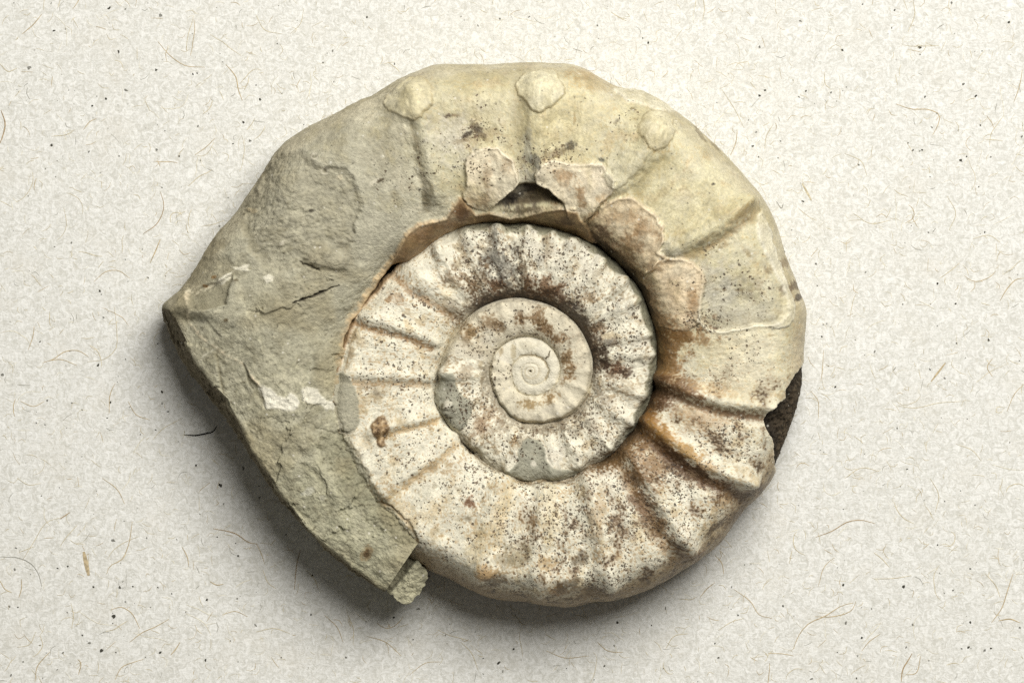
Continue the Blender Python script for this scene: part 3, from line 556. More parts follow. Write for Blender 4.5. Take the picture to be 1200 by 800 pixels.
def paint_nucleus(s):
    s.col[:] = c8(222,216,197)
    ribs_polar(s, np.arange(-890, -560, 24.), 0.5, 3.0, node=.7, t1=.8)
    s.mix(slice(None), c8(176,162,128), .5*sst(.16, .0, s.t+.04*s.w1)); s.mix(slice(None), c8(190,178,150), .6*sst(.93, 1.0, s.t))
    s.mix(slice(None), c8(178,164,134), .55*sst(-900, -1250, s.p)*sst(.5, .1, s.t))
    s.blob(602, 412, 3.5, 12, c8(170,156,124), .6, 0, rag=.3); s.blob(618, 405, 14, 5, c8(206,198,174), .5, 0); s.blob(590, 430, 8, 20, c8(220,212,194), .6, 0)
    for b in [(587,412,3,5,c8(176,158,124),.6,-20),(585,430,5,3,c8(180,162,130),.6,40),(617,393,12,4,c8(236,230,214),.6,0),(636,404,5,6,c8(232,226,206),.5,0),(648,446,4,3,c8(236,230,212),.6,0),(625,440,6,4,c8(222,214,192),.4,0),(607,450,4,3,c8(236,230,212),.6,0)]: s.blob(*b[:5], b[5], b[6], rag=.4, soft=.6)
    s.crease([(644.5,413),(643,417),(638.5,421)], 1.5, .9, c8(66,54,36), .8, .8)
    s.crease([(610,418),(622,415.5),(633,418),(640,425),(643,434),(640,444)], .8, 1.0, c8(130,112,80), .4, .9)
    fine_relief(s, .6)
    s.col *= (1+.06*s.w1+.05*s.w2)[:, None]

# ------------------------------------------------------------------ materials
def new_mat(name):
    m = bpy.data.materials.new(name); m.use_nodes = True
    nt = m.node_tree; b = nt.nodes['Principled BSDF']
    return m, nt, b
def node(nt, typ, **kw):
    n = nt.nodes.new(typ)
    for k, v in kw.items():
        if k.startswith('i_'): n.inputs[k[2:].replace('_', ' ')].default_value = v
        else: setattr(n, k, v)
    return n
def mixc(nt, fac, a, b, typ='MIX'):
    n = nt.nodes.new('ShaderNodeMix'); n.data_type = 'RGBA'; n.blend_type = typ; n.clamp_factor = True
    for sock, v in ((n.inputs[0], fac), (n.inputs[6], a), (n.inputs[7], b)):
        if hasattr(v, 'is_linked'): nt.links.new(v, sock)
        elif isinstance(v, (int, float)): sock.default_value = v
        else: sock.default_value = tuple(v)+((1,) if len(v) == 3 else ())
    return n.outputs[2]
def math_(nt, op, a, b=0.0, clamp=False, c=None):
    n = nt.nodes.new('ShaderNodeMath'); n.operation = op; n.use_clamp = clamp
    for sock, v in zip(n.inputs, (a, b, c)):
        if v is None: continue
        if hasattr(v, 'is_linked'): nt.links.new(v, sock)
        else: sock.default_value = v
    return n.outputs[0]
def ramp(nt, v, lo, hi):
    n = nt.nodes.new('ShaderNodeMapRange'); n.interpolation_type = 'SMOOTHSTEP'
    nt.links.new(v, n.inputs[0]); n.inputs[1].default_value = lo; n.inputs[2].default_value = hi
    return n.outputs[0]

def fossil_material(name, rough, grain_dark, grain_amt, bump):
    m, nt, b = new_mat(name)
    L = nt.links.new
    tc = nt.nodes.new('ShaderNodeTexCoord'); mp = nt.nodes.new('ShaderNodeMapping'); L(tc.outputs['Object'], mp.inputs[0]); mp.inputs['Scale'].default_value = (1/S_,)*3
    P = mp.outputs[0]
    at = node(nt, 'ShaderNodeAttribute', attribute_name='tint'); pit = node(nt, 'ShaderNodeAttribute', attribute_name='pits')
    n1 = node(nt, 'ShaderNodeTexNoise', i_Scale=.42, i_Detail=3.0, i_Roughness=.65); L(P, n1.inputs['Vector'])
    n2 = node(nt, 'ShaderNodeTexNoise', i_Scale=.11, i_Detail=4.0, i_Roughness=.6); L(P, n2.inputs['Vector'])
    n3 = node(nt, 'ShaderNodeTexNoise', i_Scale=.9, i_Detail=2.0, i_Roughness=.6); L(P, n3.inputs['Vector'])
    # fine mottling
    g = math_(nt, 'ADD', math_(nt, 'MULTIPLY', math_(nt, 'SUBTRACT', n1.outputs[0], .5), grain_amt), math_(nt, 'MULTIPLY', math_(nt, 'SUBTRACT', n3.outputs[0], .5), grain_amt*.8))
    g = math_(nt, 'ADD', g, 1.0)
    gc = nt.nodes.new('ShaderNodeCombineColor'); L(g, gc.inputs[0]); L(g, gc.inputs[1]); L(g, gc.inputs[2])
    c = mixc(nt, 1.0, at.outputs['Color'], gc.outputs[0], 'MULTIPLY')
    # scattered grains everywhere
    v0 = node(nt, 'ShaderNodeTexVoronoi', i_Scale=.16); L(P, v0.inputs['Vector'])
    sp = nt.nodes.new('ShaderNodeSeparateColor'); L(v0.outputs['Color'], sp.inputs[0])
    k0 = math_(nt, 'MULTIPLY', math_(nt, 'LESS_THAN', sp.outputs[0], .09), ramp(nt, math_(nt, 'ADD', v0.outputs['Distance'], math_(nt, 'MULTIPLY', n3.outputs[0], .25)), .36, .22))
    c = mixc(nt, math_(nt, 'MULTIPLY', k0, .75), c, grain_dark)
    k0b = math_(nt, 'MULTIPLY', math_(nt, 'GREATER_THAN', sp.outputs[0], .95), ramp(nt, v0.outputs['Distance'], .28, .16))
    c = mixc(nt, math_(nt, 'MULTIPLY', k0b, .6), c, (.72, .68, .58))
    # pits where the shell is etched
    wv = nt.nodes.new('ShaderNodeVectorMath'); wv.operation = 'ADD'
    nw = node(nt, 'ShaderNodeTexNoise', i_Scale=.25, i_Detail=2.0); L(P, nw.inputs['Vector'])
    sc = nt.nodes.new('ShaderNodeVectorMath'); sc.operation = 'SCALE'; sc.inputs['Scale'].default_value = 5.0; L(nw.outputs['Color'], sc.inputs[0])
    L(P, wv.inputs[0]); L(sc.outputs[0], wv.inputs[1])
    ks = []
    pe = math_(nt, 'MULTIPLY', pit.outputs['Fac'], math_(nt, 'ADD', math_(nt, 'MULTIPLY', ramp(nt, n2.outputs[0], .36, .62), 1.25), .15))
    for scale, thr, seedv in ((.16, .26, 90), (.23, .36, 0), (.40, .42, 50)):
        mp2 = nt.nodes.new('ShaderNodeMapping'); L(wv.outputs[0], mp2.inputs[0]); mp2.inputs['Location'].default_value = (seedv, seedv*.7, seedv*.3)
        v = node(nt, 'ShaderNodeTexVoronoi', i_Scale=scale); L(mp2.outputs[0], v.inputs['Vector'])
        sv = nt.nodes.new('ShaderNodeSeparateColor'); L(v.outputs['Color'], sv.inputs[0])
        on = ramp(nt, math_(nt, 'SUBTRACT', pe, sv.outputs[0]), -.02, .08)
        rad = math_(nt, 'MULTIPLY', math_(nt, 'ADD', math_(nt, 'MULTIPLY', sv.outputs[1], .75), .35), thr)
        ks.append(math_(nt, 'MULTIPLY', on, ramp(nt, math_(nt, 'SUBTRACT', math_(nt, 'ADD', v.outputs['Distance'], math_(nt, 'MULTIPLY', math_(nt, 'SUBTRACT', n1.outputs[0], .5), .9)), rad), .09, -.07)))
    k = math_(nt, 'MAXIMUM', math_(nt, 'MAXIMUM', ks[0], ks[1]), ks[2])
    k = math_(nt, 'MULTIPLY', k, .92)
    c = mixc(nt, k, c, mixc(nt, ramp(nt, n2.outputs[0], .4, .65), (.045, .034, .024), (.115, .070, .038)))
    # brown veil between the pits
    veil = math_(nt, 'MULTIPLY', ramp(nt, n2.outputs[0], .50, .72), math_(nt, 'MULTIPLY', pit.outputs['Fac'], .7))
    c = mixc(nt, veil, c, (.30, .21, .125))
    L(c, b.inputs['Base Color'])
    b.inputs['Roughness'].default_value = rough; b.inputs['Specular IOR Level'].default_value = .28
    h = math_(nt, 'ADD', math_(nt, 'MULTIPLY', n1.outputs[0], .8), math_(nt, 'MULTIPLY', n3.outputs[0], .5))
    h = math_(nt, 'SUBTRACT', h, math_(nt, 'MULTIPLY', k, .9))
    bp = nt.nodes.new('ShaderNodeBump'); bp.inputs['Strength'].default_value = bump; bp.inputs['Distance'].default_value = 1.4*S_
    L(h, bp.inputs['Height']); L(bp.outputs[0], b.inputs['Normal'])
    return m
M_shell = fossil_material('etched_shell', .62, (.10, .07, .045), .34, .8)
M_mould = fossil_material('limestone_mould', .42, (.12, .10, .07), .27, .6)
M_rock = fossil_material('marl_rock', .80, (.10, .09, .065), .38, 1.0)
MATS = {'rock_matrix': M_rock, 'mud_patch': M_rock, 'broken_edge': M_rock, 'cavity': M_rock, 'calcite_patch': M_rock, 'mud_plate': M_rock, 'rock_chip': M_rock}

# ------------------------------------------------------------------ the fossil
FS = 0.990                                     # the specimen's own size; it stands above the paper, nearer the lens
fossil = bpy.data.objects.new('ammonite_fossil', None); COL.objects.link(fossil)
fossil.location = ((CX-600)*S_*FS, (400-CY)*S_*FS, 0.0)
fossil['label'] = 'ribbed cream and brown ammonite fossil with coiled whorls, partly bedded in grey-green rock'
fossil['category'] = 'fossil'

def link_mesh(name, V, F, mat, parent, tint=None, pits=None, smooth=True):
    me = bpy.data.meshes.new(name)
    F = np.asarray(F, np.int32); n, k = F.shape
    me.vertices.add(len(V)); me.vertices.foreach_set('co', np.asarray(V, np.float32).ravel())
    me.loops.add(n*k); me.loops.foreach_set('vertex_index', F.ravel())
    me.polygons.add(n); me.polygons.foreach_set('loop_start', np.arange(0, n*k, k, dtype=np.int32))
    me.polygons.foreach_set('use_smooth', np.full(n, smooth, bool))
    if tint is not None:
        a = me.attributes.new('tint', 'FLOAT_COLOR', 'POINT'); a.data.foreach_set('color', np.concatenate([tint, np.ones((len(V), 1))], 1).astype(np.float32).ravel())
    if pits is not None:
        a = me.attributes.new('pits', 'FLOAT', 'POINT'); a.data.foreach_set('value', np.asarray(pits, np.float32))
    me.update(calc_edges=True); me.validate()
    me.materials.append(mat)
    o = bpy.data.objects.new(name, me); COL.objects.link(o)
    if parent is not None: o.parent = parent
    return o
def to_local(X, Y, Z):
    return np.stack([(X-CX)*S_*FS, (CY-Y)*S_*FS, Z*S_*FS], -1)

ALB = .90
def build_turn(p0, p1, nphi, nu, paint, bodyname, bodymat):
    g = turn(p0, p1, nphi, nu); s = Skin(g); paint(s)
    n = normals(g['X'], g['Y'], g['Z']); sh = g['X'].shape
    d = s.d.reshape(sh)
    # the outer skin near the ground keeps its measured outline
    fade = np.where(n[..., 2] < .15, np.clip((n[..., 2]+.25)/.4, .15, 1), 1)
    d = d*fade
    X = g['X']+n[..., 0]*d; Y = g['Y']-n[..., 1]*d; Z = np.maximum(g['Z']+n[..., 2]*d, 0.0)
    V = to_local(X.ravel(), Y.ravel(), Z.ravel())
    sat = np.clip((s.col[:, 0]-s.col[:, 2])/(s.col[:, 0]+1e-3), 0, 1); s.col[:, 0] *= 1-.07*sst(.34, .6, sat)
    tint = srgb(s.col*np.array([1.0, .994, .978]))*ALB
    ids = np.arange(nu*nphi).reshape(nu, nphi)
    a, b, c, e = ids[:-1, :-1], ids[:-1, 1:], ids[1:, 1:], ids[1:, :-1]
    F = np.stack([a, e, c, b], -1).reshape(-1, 4)
    # keep outward facing
    pf = np.max(s.part[F], axis=1)
    for pid in np.unique(pf):
        Fs = F[pf == pid]
        used, inv = np.unique(Fs, return_inverse=True)
        nm = bodyname if pid == 0 else PARTS[pid]
        mat = bodymat if pid == 0 else MATS.get(nm, bodymat)
        if len(Fs) < 12: continue
        link_mesh(nm, V[used], inv.reshape(-1, 4), mat, fossil, tint[used], s.pit[used])
SUB = {'rock_matrix': ('calcite_patch', 'mud_plate', 'rock_chip'), 'outer_whorl': ('spine_base', 'shell_flake', 'broken_edge', 'cavity', 'umbilical_lip', 'rust_knob')}
t0 = time.time()
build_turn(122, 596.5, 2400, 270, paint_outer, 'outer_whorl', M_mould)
build_turn(-192, 122.3, 1100, 130, paint_middle, 'middle_whorl', M_shell)
build_turn(-560, -188, 760, 84, paint_inner, 'inner_whorl', M_shell)
build_turn(-1980, -556, 1300, 48, paint_nucleus, 'nucleus', M_shell)
print('coil', time.time()-t0)

# the loose-looking chip of rock below the broken edge
def rock_chip():
    out = [(490,640),(479,652),(466,668),(450,688),(456,697),(460,698),(464,704),(475,709.5),(483,706),(486,700),(491,698),(494,690),(498,687),(498,682),(501,678),(499,667),(494,664),(491,658)]
    cx, cy = 478, 680
    nA, nR = 220, 60
    a = np.linspace(0, 2*np.pi, nA, endpoint=False)
    oa = np.array([math.atan2(-(y-cy), x-cx) for x, y in out]) % (2*np.pi); orr = np.array([math.hypot(x-cx, y-cy) for x, y in out])
    ix = np.argsort(oa); oa, orr = oa[ix], orr[ix]
    ro = np.interp(a, np.r_[oa[-1]-2*np.pi, oa, oa[0]+2*np.pi], np.r_[orr[-1], orr, orr[0]])*(1+.035*fbm(np.cos(a)*9, np.sin(a)*9, 1, 3, 3))
    u = np.linspace(0, 1, nR)[:, None]
    topf = np.clip(u/.74, 0, 1); sd = np.clip((u-.74)/.26, 0, 1)
    rad = ro*topf-sd*5-sd*(1-sd)*8*fbm(np.cos(a)*3+0*u, np.sin(a)*3+u*9, 1, 3, 9)
    X = cx+rad*np.cos(a); Y = cy-rad*np.sin(a)
    gx, gy = (X-471)*.78+(Y-666)*.62, (Y-666)*.78-(X-471)*.62      # across and along the groove
    zt = 82+np.minimum(gx*.55, 4)-np.maximum(gx-14, 0)*.55-.12*gy
    zt = zt-7*sst(9, 4, gx)*sst(-6, 2, gx)+3.0*fbm(X, Y, 13, 2, 301)+1.6*fbm(X, Y, 5, 3, 311)
    Z = zt*(1-sd)+1*sd
    col = np.zeros(X.shape+(3,))+c8(186,181,152)
    n1 = fbm(X, Y, 8, 4, 321, .65); col = col*(1+.22*n1[..., None])
    k = (.55*sst(9, 3, gx))[..., None]; col = col*(1-k)+c8(120,114,92)*k
    V = to_local(X.ravel(), Y.ravel(), Z.ravel())
    ids = np.arange(nA*nR).reshape(nR, nA); b = np.roll(ids, -1, axis=1)
    F = np.stack([ids[:-1], ids[1:], b[1:], b[:-1]], -1).reshape(-1, 4)
    link_mesh('rock_chip', V, F, M_rock, fossil, srgb(col.reshape(-1, 3))*ALB, np.zeros(nA*nR))
rock_chip()
kids = {o.name.split('.')[0]: o for o in fossil.children}
for par, subs in SUB.items():
    for o in list(fossil.children):
        if o.name.split('.')[0] in subs: o.parent = kids[par]

# ------------------------------------------------------------------ paper with its fibres and flecks
def paper_material():
    m, nt, b = new_mat('recycled_paper'); L = nt.links.new
    tc = nt.nodes.new('ShaderNodeTexCoord'); mp = nt.nodes.new('ShaderNodeMapping'); L(tc.outputs['Object'], mp.inputs[0]); mp.inputs['Scale'].default_value = (1/S_,)*3
    P = mp.outputs[0]
    n0 = node(nt, 'ShaderNodeTexNoise', i_Scale=.018, i_Detail=3.0); L(P, n0.inputs['Vector'])
    n1 = node(nt, 'ShaderNodeTexNoise', i_Scale=.13, i_Detail=5.0, i_Roughness=.72); L(P, n1.inputs['Vector']); n1.inputs['Distortion'].default_value = 1.6
    st = nt.nodes.new('ShaderNodeMapping'); L(P, st.inputs[0]); st.inputs['Scale'].default_value = (.45, .10, 1)
    n2 = node(nt, 'ShaderNodeTexNoise', i_Scale=1.0, i_Detail=3.0, i_Roughness=.6); L(st.outputs[0], n2.inputs['Vector']); n2.inputs['Distortion'].default_value = .8
    st2 = nt.nodes.new('ShaderNodeMapping'); L(P, st2.inputs[0]); st2.inputs['Scale'].default_value = (.10, .5, 1); st2.inputs['Rotation'].default_value = (0, 0, .4)
    n3 = node(nt, 'ShaderNodeTexNoise', i_Scale=1.0, i_Detail=3.0, i_Roughness=.6); L(st2.outputs[0], n3.inputs['Vector']); n3.inputs['Distortion'].default_value = .8
    c = mixc(nt, ramp(nt, n1.outputs[0], .32, .68), (.575, .563, .505), (.82, .812, .768))
    c = mixc(nt, math_(nt, 'MULTIPLY', ramp(nt, n2.outputs[0], .56, .74), .38), c, (.58, .54, .45))
    c = mixc(nt, math_(nt, 'MULTIPLY', ramp(nt, n3.outputs[0], .58, .76), .32), c, (.56, .50, .40))
    c = mixc(nt, math_(nt, 'MULTIPLY', ramp(nt, n2.outputs[0], .44, .28), .35), c, (.86, .85, .80))
    c = mixc(nt, math_(nt, 'MULTIPLY', ramp(nt, n0.outputs[0], .5, .8), .25), c, (.66, .62, .53))
    v = node(nt, 'ShaderNodeTexVoronoi', i_Scale=.10); L(P, v.inputs['Vector'])
    sv = nt.nodes.new('ShaderNodeSeparateColor'); L(v.outputs['Color'], sv.inputs[0])
    k = math_(nt, 'MULTIPLY', math_(nt, 'LESS_THAN', sv.outputs[0], .10), ramp(nt, math_(nt, 'ADD', v.outputs['Distance'], math_(nt, 'MULTIPLY', n2.outputs[0], .2)), .24, .12))
    c = mixc(nt, math_(nt, 'MULTIPLY', k, .55), c, (.24, .22, .19))
    L(c, b.inputs['Base Color']); b.inputs['Roughness'].default_value = .95; b.inputs['Specular IOR Level'].default_value = .1
    h = math_(nt, 'ADD', math_(nt, 'MULTIPLY', n2.outputs[0], .5), math_(nt, 'ADD', math_(nt, 'MULTIPLY', n3.outputs[0], .5), math_(nt, 'MULTIPLY', n1.outputs[0], .8)))
    bp = nt.nodes.new('ShaderNodeBump'); bp.inputs['Strength'].default_value = .5; bp.inputs['Distance'].default_value = 1.6*S_
    L(h, bp.inputs['Height']); L(bp.outputs[0], b.inputs['Normal'])
    return m
def flat_mat(name, c, rough=.9):
    m, nt, b = new_mat(name); L = nt.links.new
    tc = nt.nodes.new('ShaderNodeTexCoord'); n = node(nt, 'ShaderNodeTexNoise', i_Scale=2500.0, i_Detail=2.0); L(tc.outputs['Object'], n.inputs['Vector'])
    c = np.array(c)
    L(mixc(nt, ramp(nt, n.outputs[0], .3, .7), c*.75, np.minimum(c*1.2, .8)), b.inputs['Base Color']); b.inputs['Roughness'].default_value = rough; b.inputs['Specular IOR Level'].default_value = .15
    return m
hs = 0.3
paper = link_mesh('paper', [(-hs, -hs, 0), (hs, -hs, 0), (hs, hs, 0), (-hs, hs, 0)], [(0, 1, 2, 3)], paper_material(), None, smooth=False)
paper['kind'] = 'structure'; paper['label'] = 'off-white recycled paper with brown fibres and dark flecks'
M_fib = [flat_mat('fibre_%s' % n, srgb(c8(*c))) for n, c in (('straw', (196,185,156)), ('tan', (184,167,134)), ('brown', (164,142,108)), ('grey', (150,148,138)), ('pale', (216,208,188)))]
M_dark = flat_mat('dark_fleck', srgb(c8(70,68,60))); M_greyf = flat_mat('grey_fleck', srgb(c8(128,126,118))); M_black = flat_mat('black_hair', srgb(c8(36,33,30)))
rf = np.random.RandomState(21)
def fibre_mesh(pts, w, h=.35, taper=.5, z0=.12):
    """a flat low thread lying on the paper, with a triangular cross-section"""
    P = np.array(pts, float)
    d = np.gradient(P, axis=0); d /= np.linalg.norm(d, axis=1, keepdims=True)+1e-9
    nrm = np.stack([-d[:, 1], d[:, 0]], 1); n = len(P); s = np.linspace(0, 1, n)
    ww = w*(1-taper*np.abs(2*s-1)**2)[:, None]*.5
    a, b = P+nrm*ww, P-nrm*ww
    f = lambda q, z: np.stack([(q[:, 0]-600)*S_, (400-q[:, 1])*S_, np.full(n, z)*S_], 1)
    V = np.concatenate([f(a, z0), f(P, z0+h), f(b, z0)]); F = []
    for k in range(n-1):
        F += [(k, k+1, n+k+1, n+k), (n+k, n+k+1, 2*n+k+1, 2*n+k)]
    return V, F
def smooth_curve(pts, n):
    P = np.array(pts, float)
    L = np.r_[0, np.cumsum(np.linalg.norm(np.diff(P, axis=0), axis=1))]; U = L/L[-1]
    return catmull(P, U, n) if len(P) > 2 else np.stack([np.interp(np.linspace(0, 1, n), U, P[:, k]) for k in (0, 1)], 1)
def add_fibre(pts, w, mat, n=12, h=.35):
    V, F = fibre_mesh(smooth_curve(pts, n), w, h)
    return link_mesh('fibre', V, F, mat, paper)
# the fibres one can pick out
seen = [([(26,40),(38,30),(49,17)],1.2,1),([(1,129),(6,145),(3,160),(0,168)],1.6,2),([(185,49),(200,66),(217,77),(240,79)],1.0,1),([(98,152),(105,143),(113,139)],1.0,1),([(60,160),(80,157),(88,152)],.9,0),
 ([(265,76),(277,92),(279,104),(284,118)],1.3,1),([(228,182),(242,172),(252,162)],.9,1),([(0,75),(10,84),(20,80)],1.0,0),([(188,225),(192,240),(184,262),(168,274)],1.0,2),([(176,308),(184,290),(188,280)],1.4,1),
 ([(110,330),(125,318),(138,317),(152,326)],.9,1),([(50,425),(62,421),(76,412),(92,411),(104,418)],1.1,1),([(52,424),(70,421),(90,428)],1.0,1),([(134,360),(137,390),(136,408),(124,420),(102,424)],.8,0),([(33,410),(39,392),(40,382)],1.0,1),
 ([(0,652),(24,654),(36,660),(45,672),(49,687)],1.1,3),([(22,700),(25,690),(25,678)],1.1,1),([(70,608),(82,600)],1.2,2),([(26,657),(40,634),(56,611),(72,606)],.8,0),([(155,611),(150,640),(143,655),(128,664),(125,672)],1.1,1),
 ([(98,646),(101,660),(104,674)],5.5,1),([(250,619),(276,625),(294,636),(302,637)],1.2,2),([(130,714),(142,711),(152,716),(164,736)],1.1,1),([(152,752),(168,740),(180,735),(198,725)],1.1,1),([(200,767),(206,760),(211,752)],1.3,1),
 ([(135,796),(142,782),(158,775),(168,772)],1.0,1),([(41,798),(44,780),(52,770),(59,763)],1.1,1),([(246,681),(254,685),(262,684)],1.3,1),([(213,640),(220,654),(221,663)],1.2,1),([(92,790),(94,775),(91,772)],1.2,1),
 ([(0,680),(6,690),(14,694)],1.0,1),([(20,758),(34,755),(42,740)],.8,0),([(83,706),(86,720),(84,736)],.9,0),([(40,640),(22,647)],.8,0),
 ([(1050,122),(1068,128),(1090,129),(1101,135),(1099,147),(1093,158)],1.2,1),([(1064,38),(1072,16),(1070,0)],.9,0),([(1188,120),(1195,100),(1198,82)],1.0,1),([(966,85),(968,100),(973,104)],.9,0),([(1152,163),(1175,165)],.9,0),
 ([(1091,447),(1098,438),(1108,425)],2.4,1),([(1172,352),(1182,336),(1192,327),(1200,326)],1.2,1),([(1163,441),(1157,430),(1163,420)],1.0,1),([(1077,353),(1088,358),(1095,362)],1.0,4),([(950,458),(958,468),(959,490)],.9,1),
 ([(962,447),(964,430),(965,410)],.8,1),([(1150,355),(1160,358)],.9,0),([(1052,475),(1070,478),(1100,472),(1130,470)],.8,0),([(1180,482),(1190,460),(1200,450)],.9,1),([(1196,305),(1184,316),(1175,322)],.8,0),
 ([(956,629),(975,622),(994,611),(1008,609),(1025,613)],1.1,2),([(930,760),(934,748),(948,730),(966,722),(990,708),(1000,706)],1.2,1),([(955,722),(976,722),(1000,712),(1003,704)],1.1,1),([(1010,762),(1018,752),(1032,742)],1.0,1),
 ([(1056,798),(1058,784),(1065,772),(1069,765)],1.5,2),([(1062,790),(1072,789),(1079,768)],1.1,1),([(1162,729),(1174,712),(1180,694),(1187,672)],1.2,1),([(1170,727),(1184,725),(1195,729)],1.6,1),([(1155,672),(1168,688),(1172,700)],1.0,0),
 ([(1024,678),(1050,677),(1068,674)],.9,0),([(1024,647),(1034,655),(1042,664)],1.0,0),([(900,765),(920,766),(930,768)],.9,1),([(928,645),(925,660)],1.0,0),([(940,215),(944,222),(951,235)],2.6,0),([(864,153),(862,168),(856,182)],1.0,1),
 ([(906,146),(898,160),(896,175)],.8,0),([(846,105),(862,130),(872,150)],.7,0),([(910,236),(916,244),(918,238)],1.0,3),([(1046,435),(1050,430)],1.2,3),([(300,18),(310,35),(330,40)],.8,0),([(340,40),(352,28),(356,10)],.7,0),
 ([(120,560),(138,574),(146,590)],.9,1),([(20,560),(34,568),(48,566)],.8,0),([(345,690),(348,660),(352,644)],1.0,2),([(300,636),(306,648),(310,660)],.9,1),([(820,700),(828,690),(838,682)],1.0,1),([(860,690),(880,705),(890,720),(905,724)],.9,1),
 ([(838,650),(846,660),(848,672)],1.0,1),([(842,738),(858,728),(872,724)],.8,0),([(780,760),(790,745),(806,742)],.9,0),([(640,762),(660,770),(690,768)],.9,1),([(540,752),(552,764),(560,784)],.9,0),([(700,752),(712,762),(730,764)],1.0,1),
 ([(430,745),(452,752),(470,768)],.9,1),([(380,720),(396,736),(402,752)],.9,1),([(300,740),(322,736),(340,742)],.9,0),([(260,720),(276,716),(290,722)],.9,1),([(480,790),(500,776),(516,775)],.8,1),([(990,560),(1010,548),(1030,552)],.9,0),([(1090,560),(1100,580),(1096,600)],.9,0),
 ([(1120,520),(1140,528),(1150,540)],.8,0),([(1000,250),(1020,262),(1044,258)],.8,0),([(1110,230),(1120,250),(1112,270)],.8,0),([(1140,280),(1160,276),(1172,284)],.8,0),([(990,180),(1010,190),(1016,206)],.8,0),([(24,470),(40,476),(52,470)],.9,1),([(150,470),(160,486),(176,492)],.9,1)]
for pts, w, mi in seen: add_fibre(pts, w*.95, M_fib[mi])
for k in range(190):
    x0, y0 = rf.uniform(-20, 1220), rf.uniform(-20, 820)
    a = rf.uniform(0, 2*np.pi); L = rf.uniform(14, 46); cv = rf.normal(0, 1.1)
    n = 5; pts = [(x0, y0)]
    for j in range(n):
        a += cv/n+rf.normal(0, .18); pts.append((pts[-1][0]+math.cos(a)*L/n, pts[-1][1]+math.sin(a)*L/n))
    add_fibre(pts, rf.uniform(.6, 1.0), M_fib[rf.choice([0, 4, 1], p=[.55, .3, .15])], 9, .2)
# short fuzz and flecks: more than anyone could count
def joined(name, items, mat):
    V, F, o = [], [], 0
    for v, f in items:
        V.append(v); F += [tuple(i+o for i in q) for q in f]; o += len(v)
    ob = link_mesh(name, np.concatenate(V), F, mat, paper); ob['kind'] = 'stuff'
    return ob
for mi, cnt in ((0, 2200), (4, 1800), (3, 300), (1, 700)):
    it = []
    for k in range(cnt):
        x0, y0 = rf.uniform(-120, 1320), rf.uniform(-120, 920); a = rf.uniform(0, 6.28); L = rf.uniform(4, 16); b = a+rf.normal(0, .7)
        it.append(fibre_mesh(smooth_curve([(x0, y0), (x0+math.cos(a)*L/2, y0+math.sin(a)*L/2), (x0+math.cos(a)*L/2+math.cos(b)*L/2, y0+math.sin(a)*L/2+math.sin(b)*L/2)], 5), rf.uniform(.4, .75), .2))
    joined('fibre_fuzz', it, M_fib[mi])
def fleck(x, y, r, asp=1., ang=0.):
    n = 8; a = np.linspace(0, 2*np.pi, n, endpoint=False); q = r*(1+.35*rf.normal(0, 1, n).clip(-1, 1))
    dx, dy = q*np.cos(a)*asp, q*np.sin(a); X = x+dx*math.cos(ang)-dy*math.sin(ang); Y = y+dx*math.sin(ang)+dy*math.cos(ang)
    V = np.concatenate([np.stack([(X-600)*S_, (400-Y)*S_, np.full(n, .10*S_)], 1), [[(x-600)*S_, (400-y)*S_, .32*S_]]])
    return V, [(k, (k+1) % n, n) for k in range(n)]
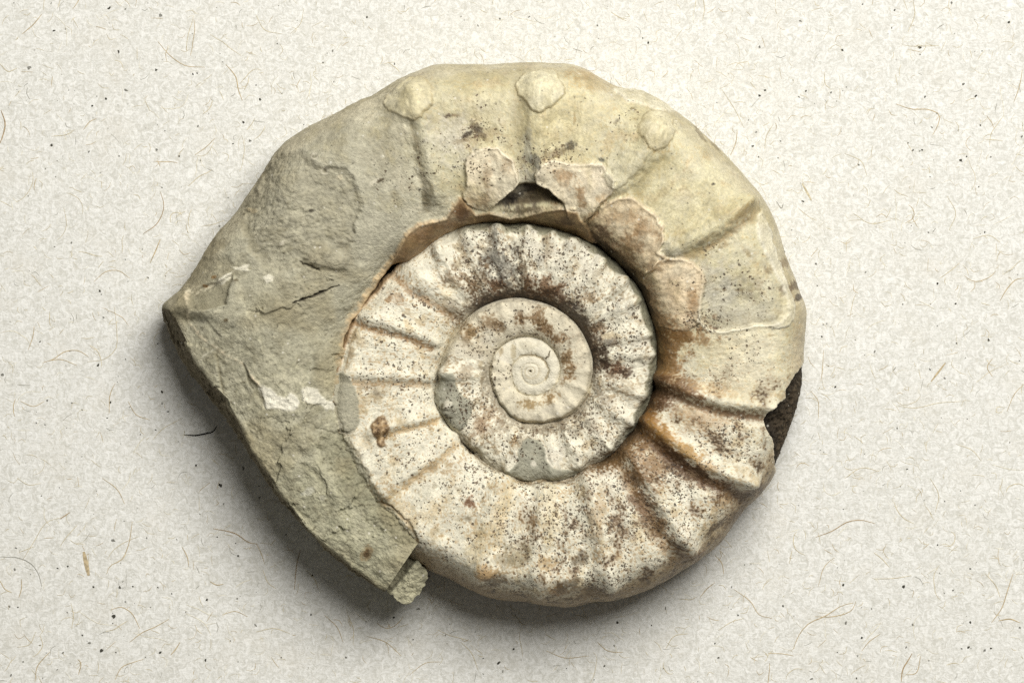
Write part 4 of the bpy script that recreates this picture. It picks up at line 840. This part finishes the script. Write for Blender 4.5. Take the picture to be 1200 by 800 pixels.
known = [(128,10,2.2),(188,18,2.6),(183,82,2.2),(34,80,2.6),(139,61,1.8),(148,106,1.7),(226,87,1.4),(232,148,1.9),(285,143,1.8),(293,165,2.0),(210,183,1.5),(235,188,1.3),(108,124,1.6),(60,4,1.2),(63,36,1.6),(77,34,1.2),(124,116,1.8),
 (133,633,2.6),(140,688,2.0),(11,710,2.0),(21,711,1.4),(105,753,1.7),(119,762,2.4),(74,764,1.7),(188,764,1.7),(278,701,1.7),(133,722,2.4),(17,667,1.8),(279,651,1.4),(27,775,1.6),(136,764,1.3),(50,794,1.3),(241,773,1.6),(172,630,1.2),
 (1059,687,2.2),(1070,732,2.2),(1010,747,1.8),(951,795,1.8),(1137,729,1.6),(1083,586,0.9),(1137,666,1.3),(1195,735,1.6),(1161,759,1.6),(1062,758,1.7),(988,685,2.0),(1005,768,1.6),
 (1078,56,1.7),(1078,64,1.3),(1048,12,1.4),(1011,5,1.5),(987,59,2.0),(938,25,1.8),(1182,26,2.0),(1006,193,1.5),(1126,188,2.0),(1161,184,1.4),(1149,147,1.3),(1045,33,1.3),(1064,168,1.3),(912,185,1.3),(1070,176,1.4),
 (956,309,1.8),(1099,332,1.7),(969,379,1.5),(1121,402,1.4),(1025,412,1.5),(963,394,1.4),(1107,443,1.4),(979,453,1.6),(890,55,1.6),(890,112,1.6),(886,155,1.6),(941,236,1.7),(877,141,1.3),(889,184,1.3),(882,218,1.3),
 (117,341,1.9),(47,400,1.6),(115,428,1.9),(55,469,1.5),(190,459,2.0),(190,473,1.4),(96,480,1.4),(84,472,1.5),(231,86,1.2),(3,439,2.4),(197,482,1.4),(490,713,2.2),(461,723,1.8),(304,583,1.4),(335,626,1.4),(285,548,2.0),(258,568,2.4),(262,590,1.6),(366,674,1.6),(279,651,1.4),
 (602,760,1.5),(720,756,1.6),(842,770,1.5),(780,712,1.4),(880,660,1.4),(405,770,1.6),(330,770,1.4),(560,30,1.3),(430,20,1.4),(700,30,1.3),(760,50,1.5),(390,60,1.4),(300,100,1.2),(620,20,1.2)]
it = [fleck(x, y, r*.72, rf.uniform(1, 1.7), rf.uniform(0, 3)) for x, y, r in known]+[fleck(rf.uniform(-120, 1320), rf.uniform(-120, 920), min(rf.exponential(.28)+.35, 1.3), rf.uniform(1, 1.8), rf.uniform(0, 3)) for k in range(900)]
joined('dark_flecks', it[::2], M_dark); joined('grey_flecks', it[1::2], M_greyf)

# one loose black hair lying in the shadow of the rock
pts = smooth_curve([(216,509),(228,510),(240,508),(250,505),(254,499)], 16)
V, F = fibre_mesh(pts, 1.7, 1.2, .6, .3)
hair = link_mesh('loose_hair', V, F, M_black, None)
hair['label'] = 'short curved black hair lying on paper beside the rock edge'; hair['category'] = 'hair'
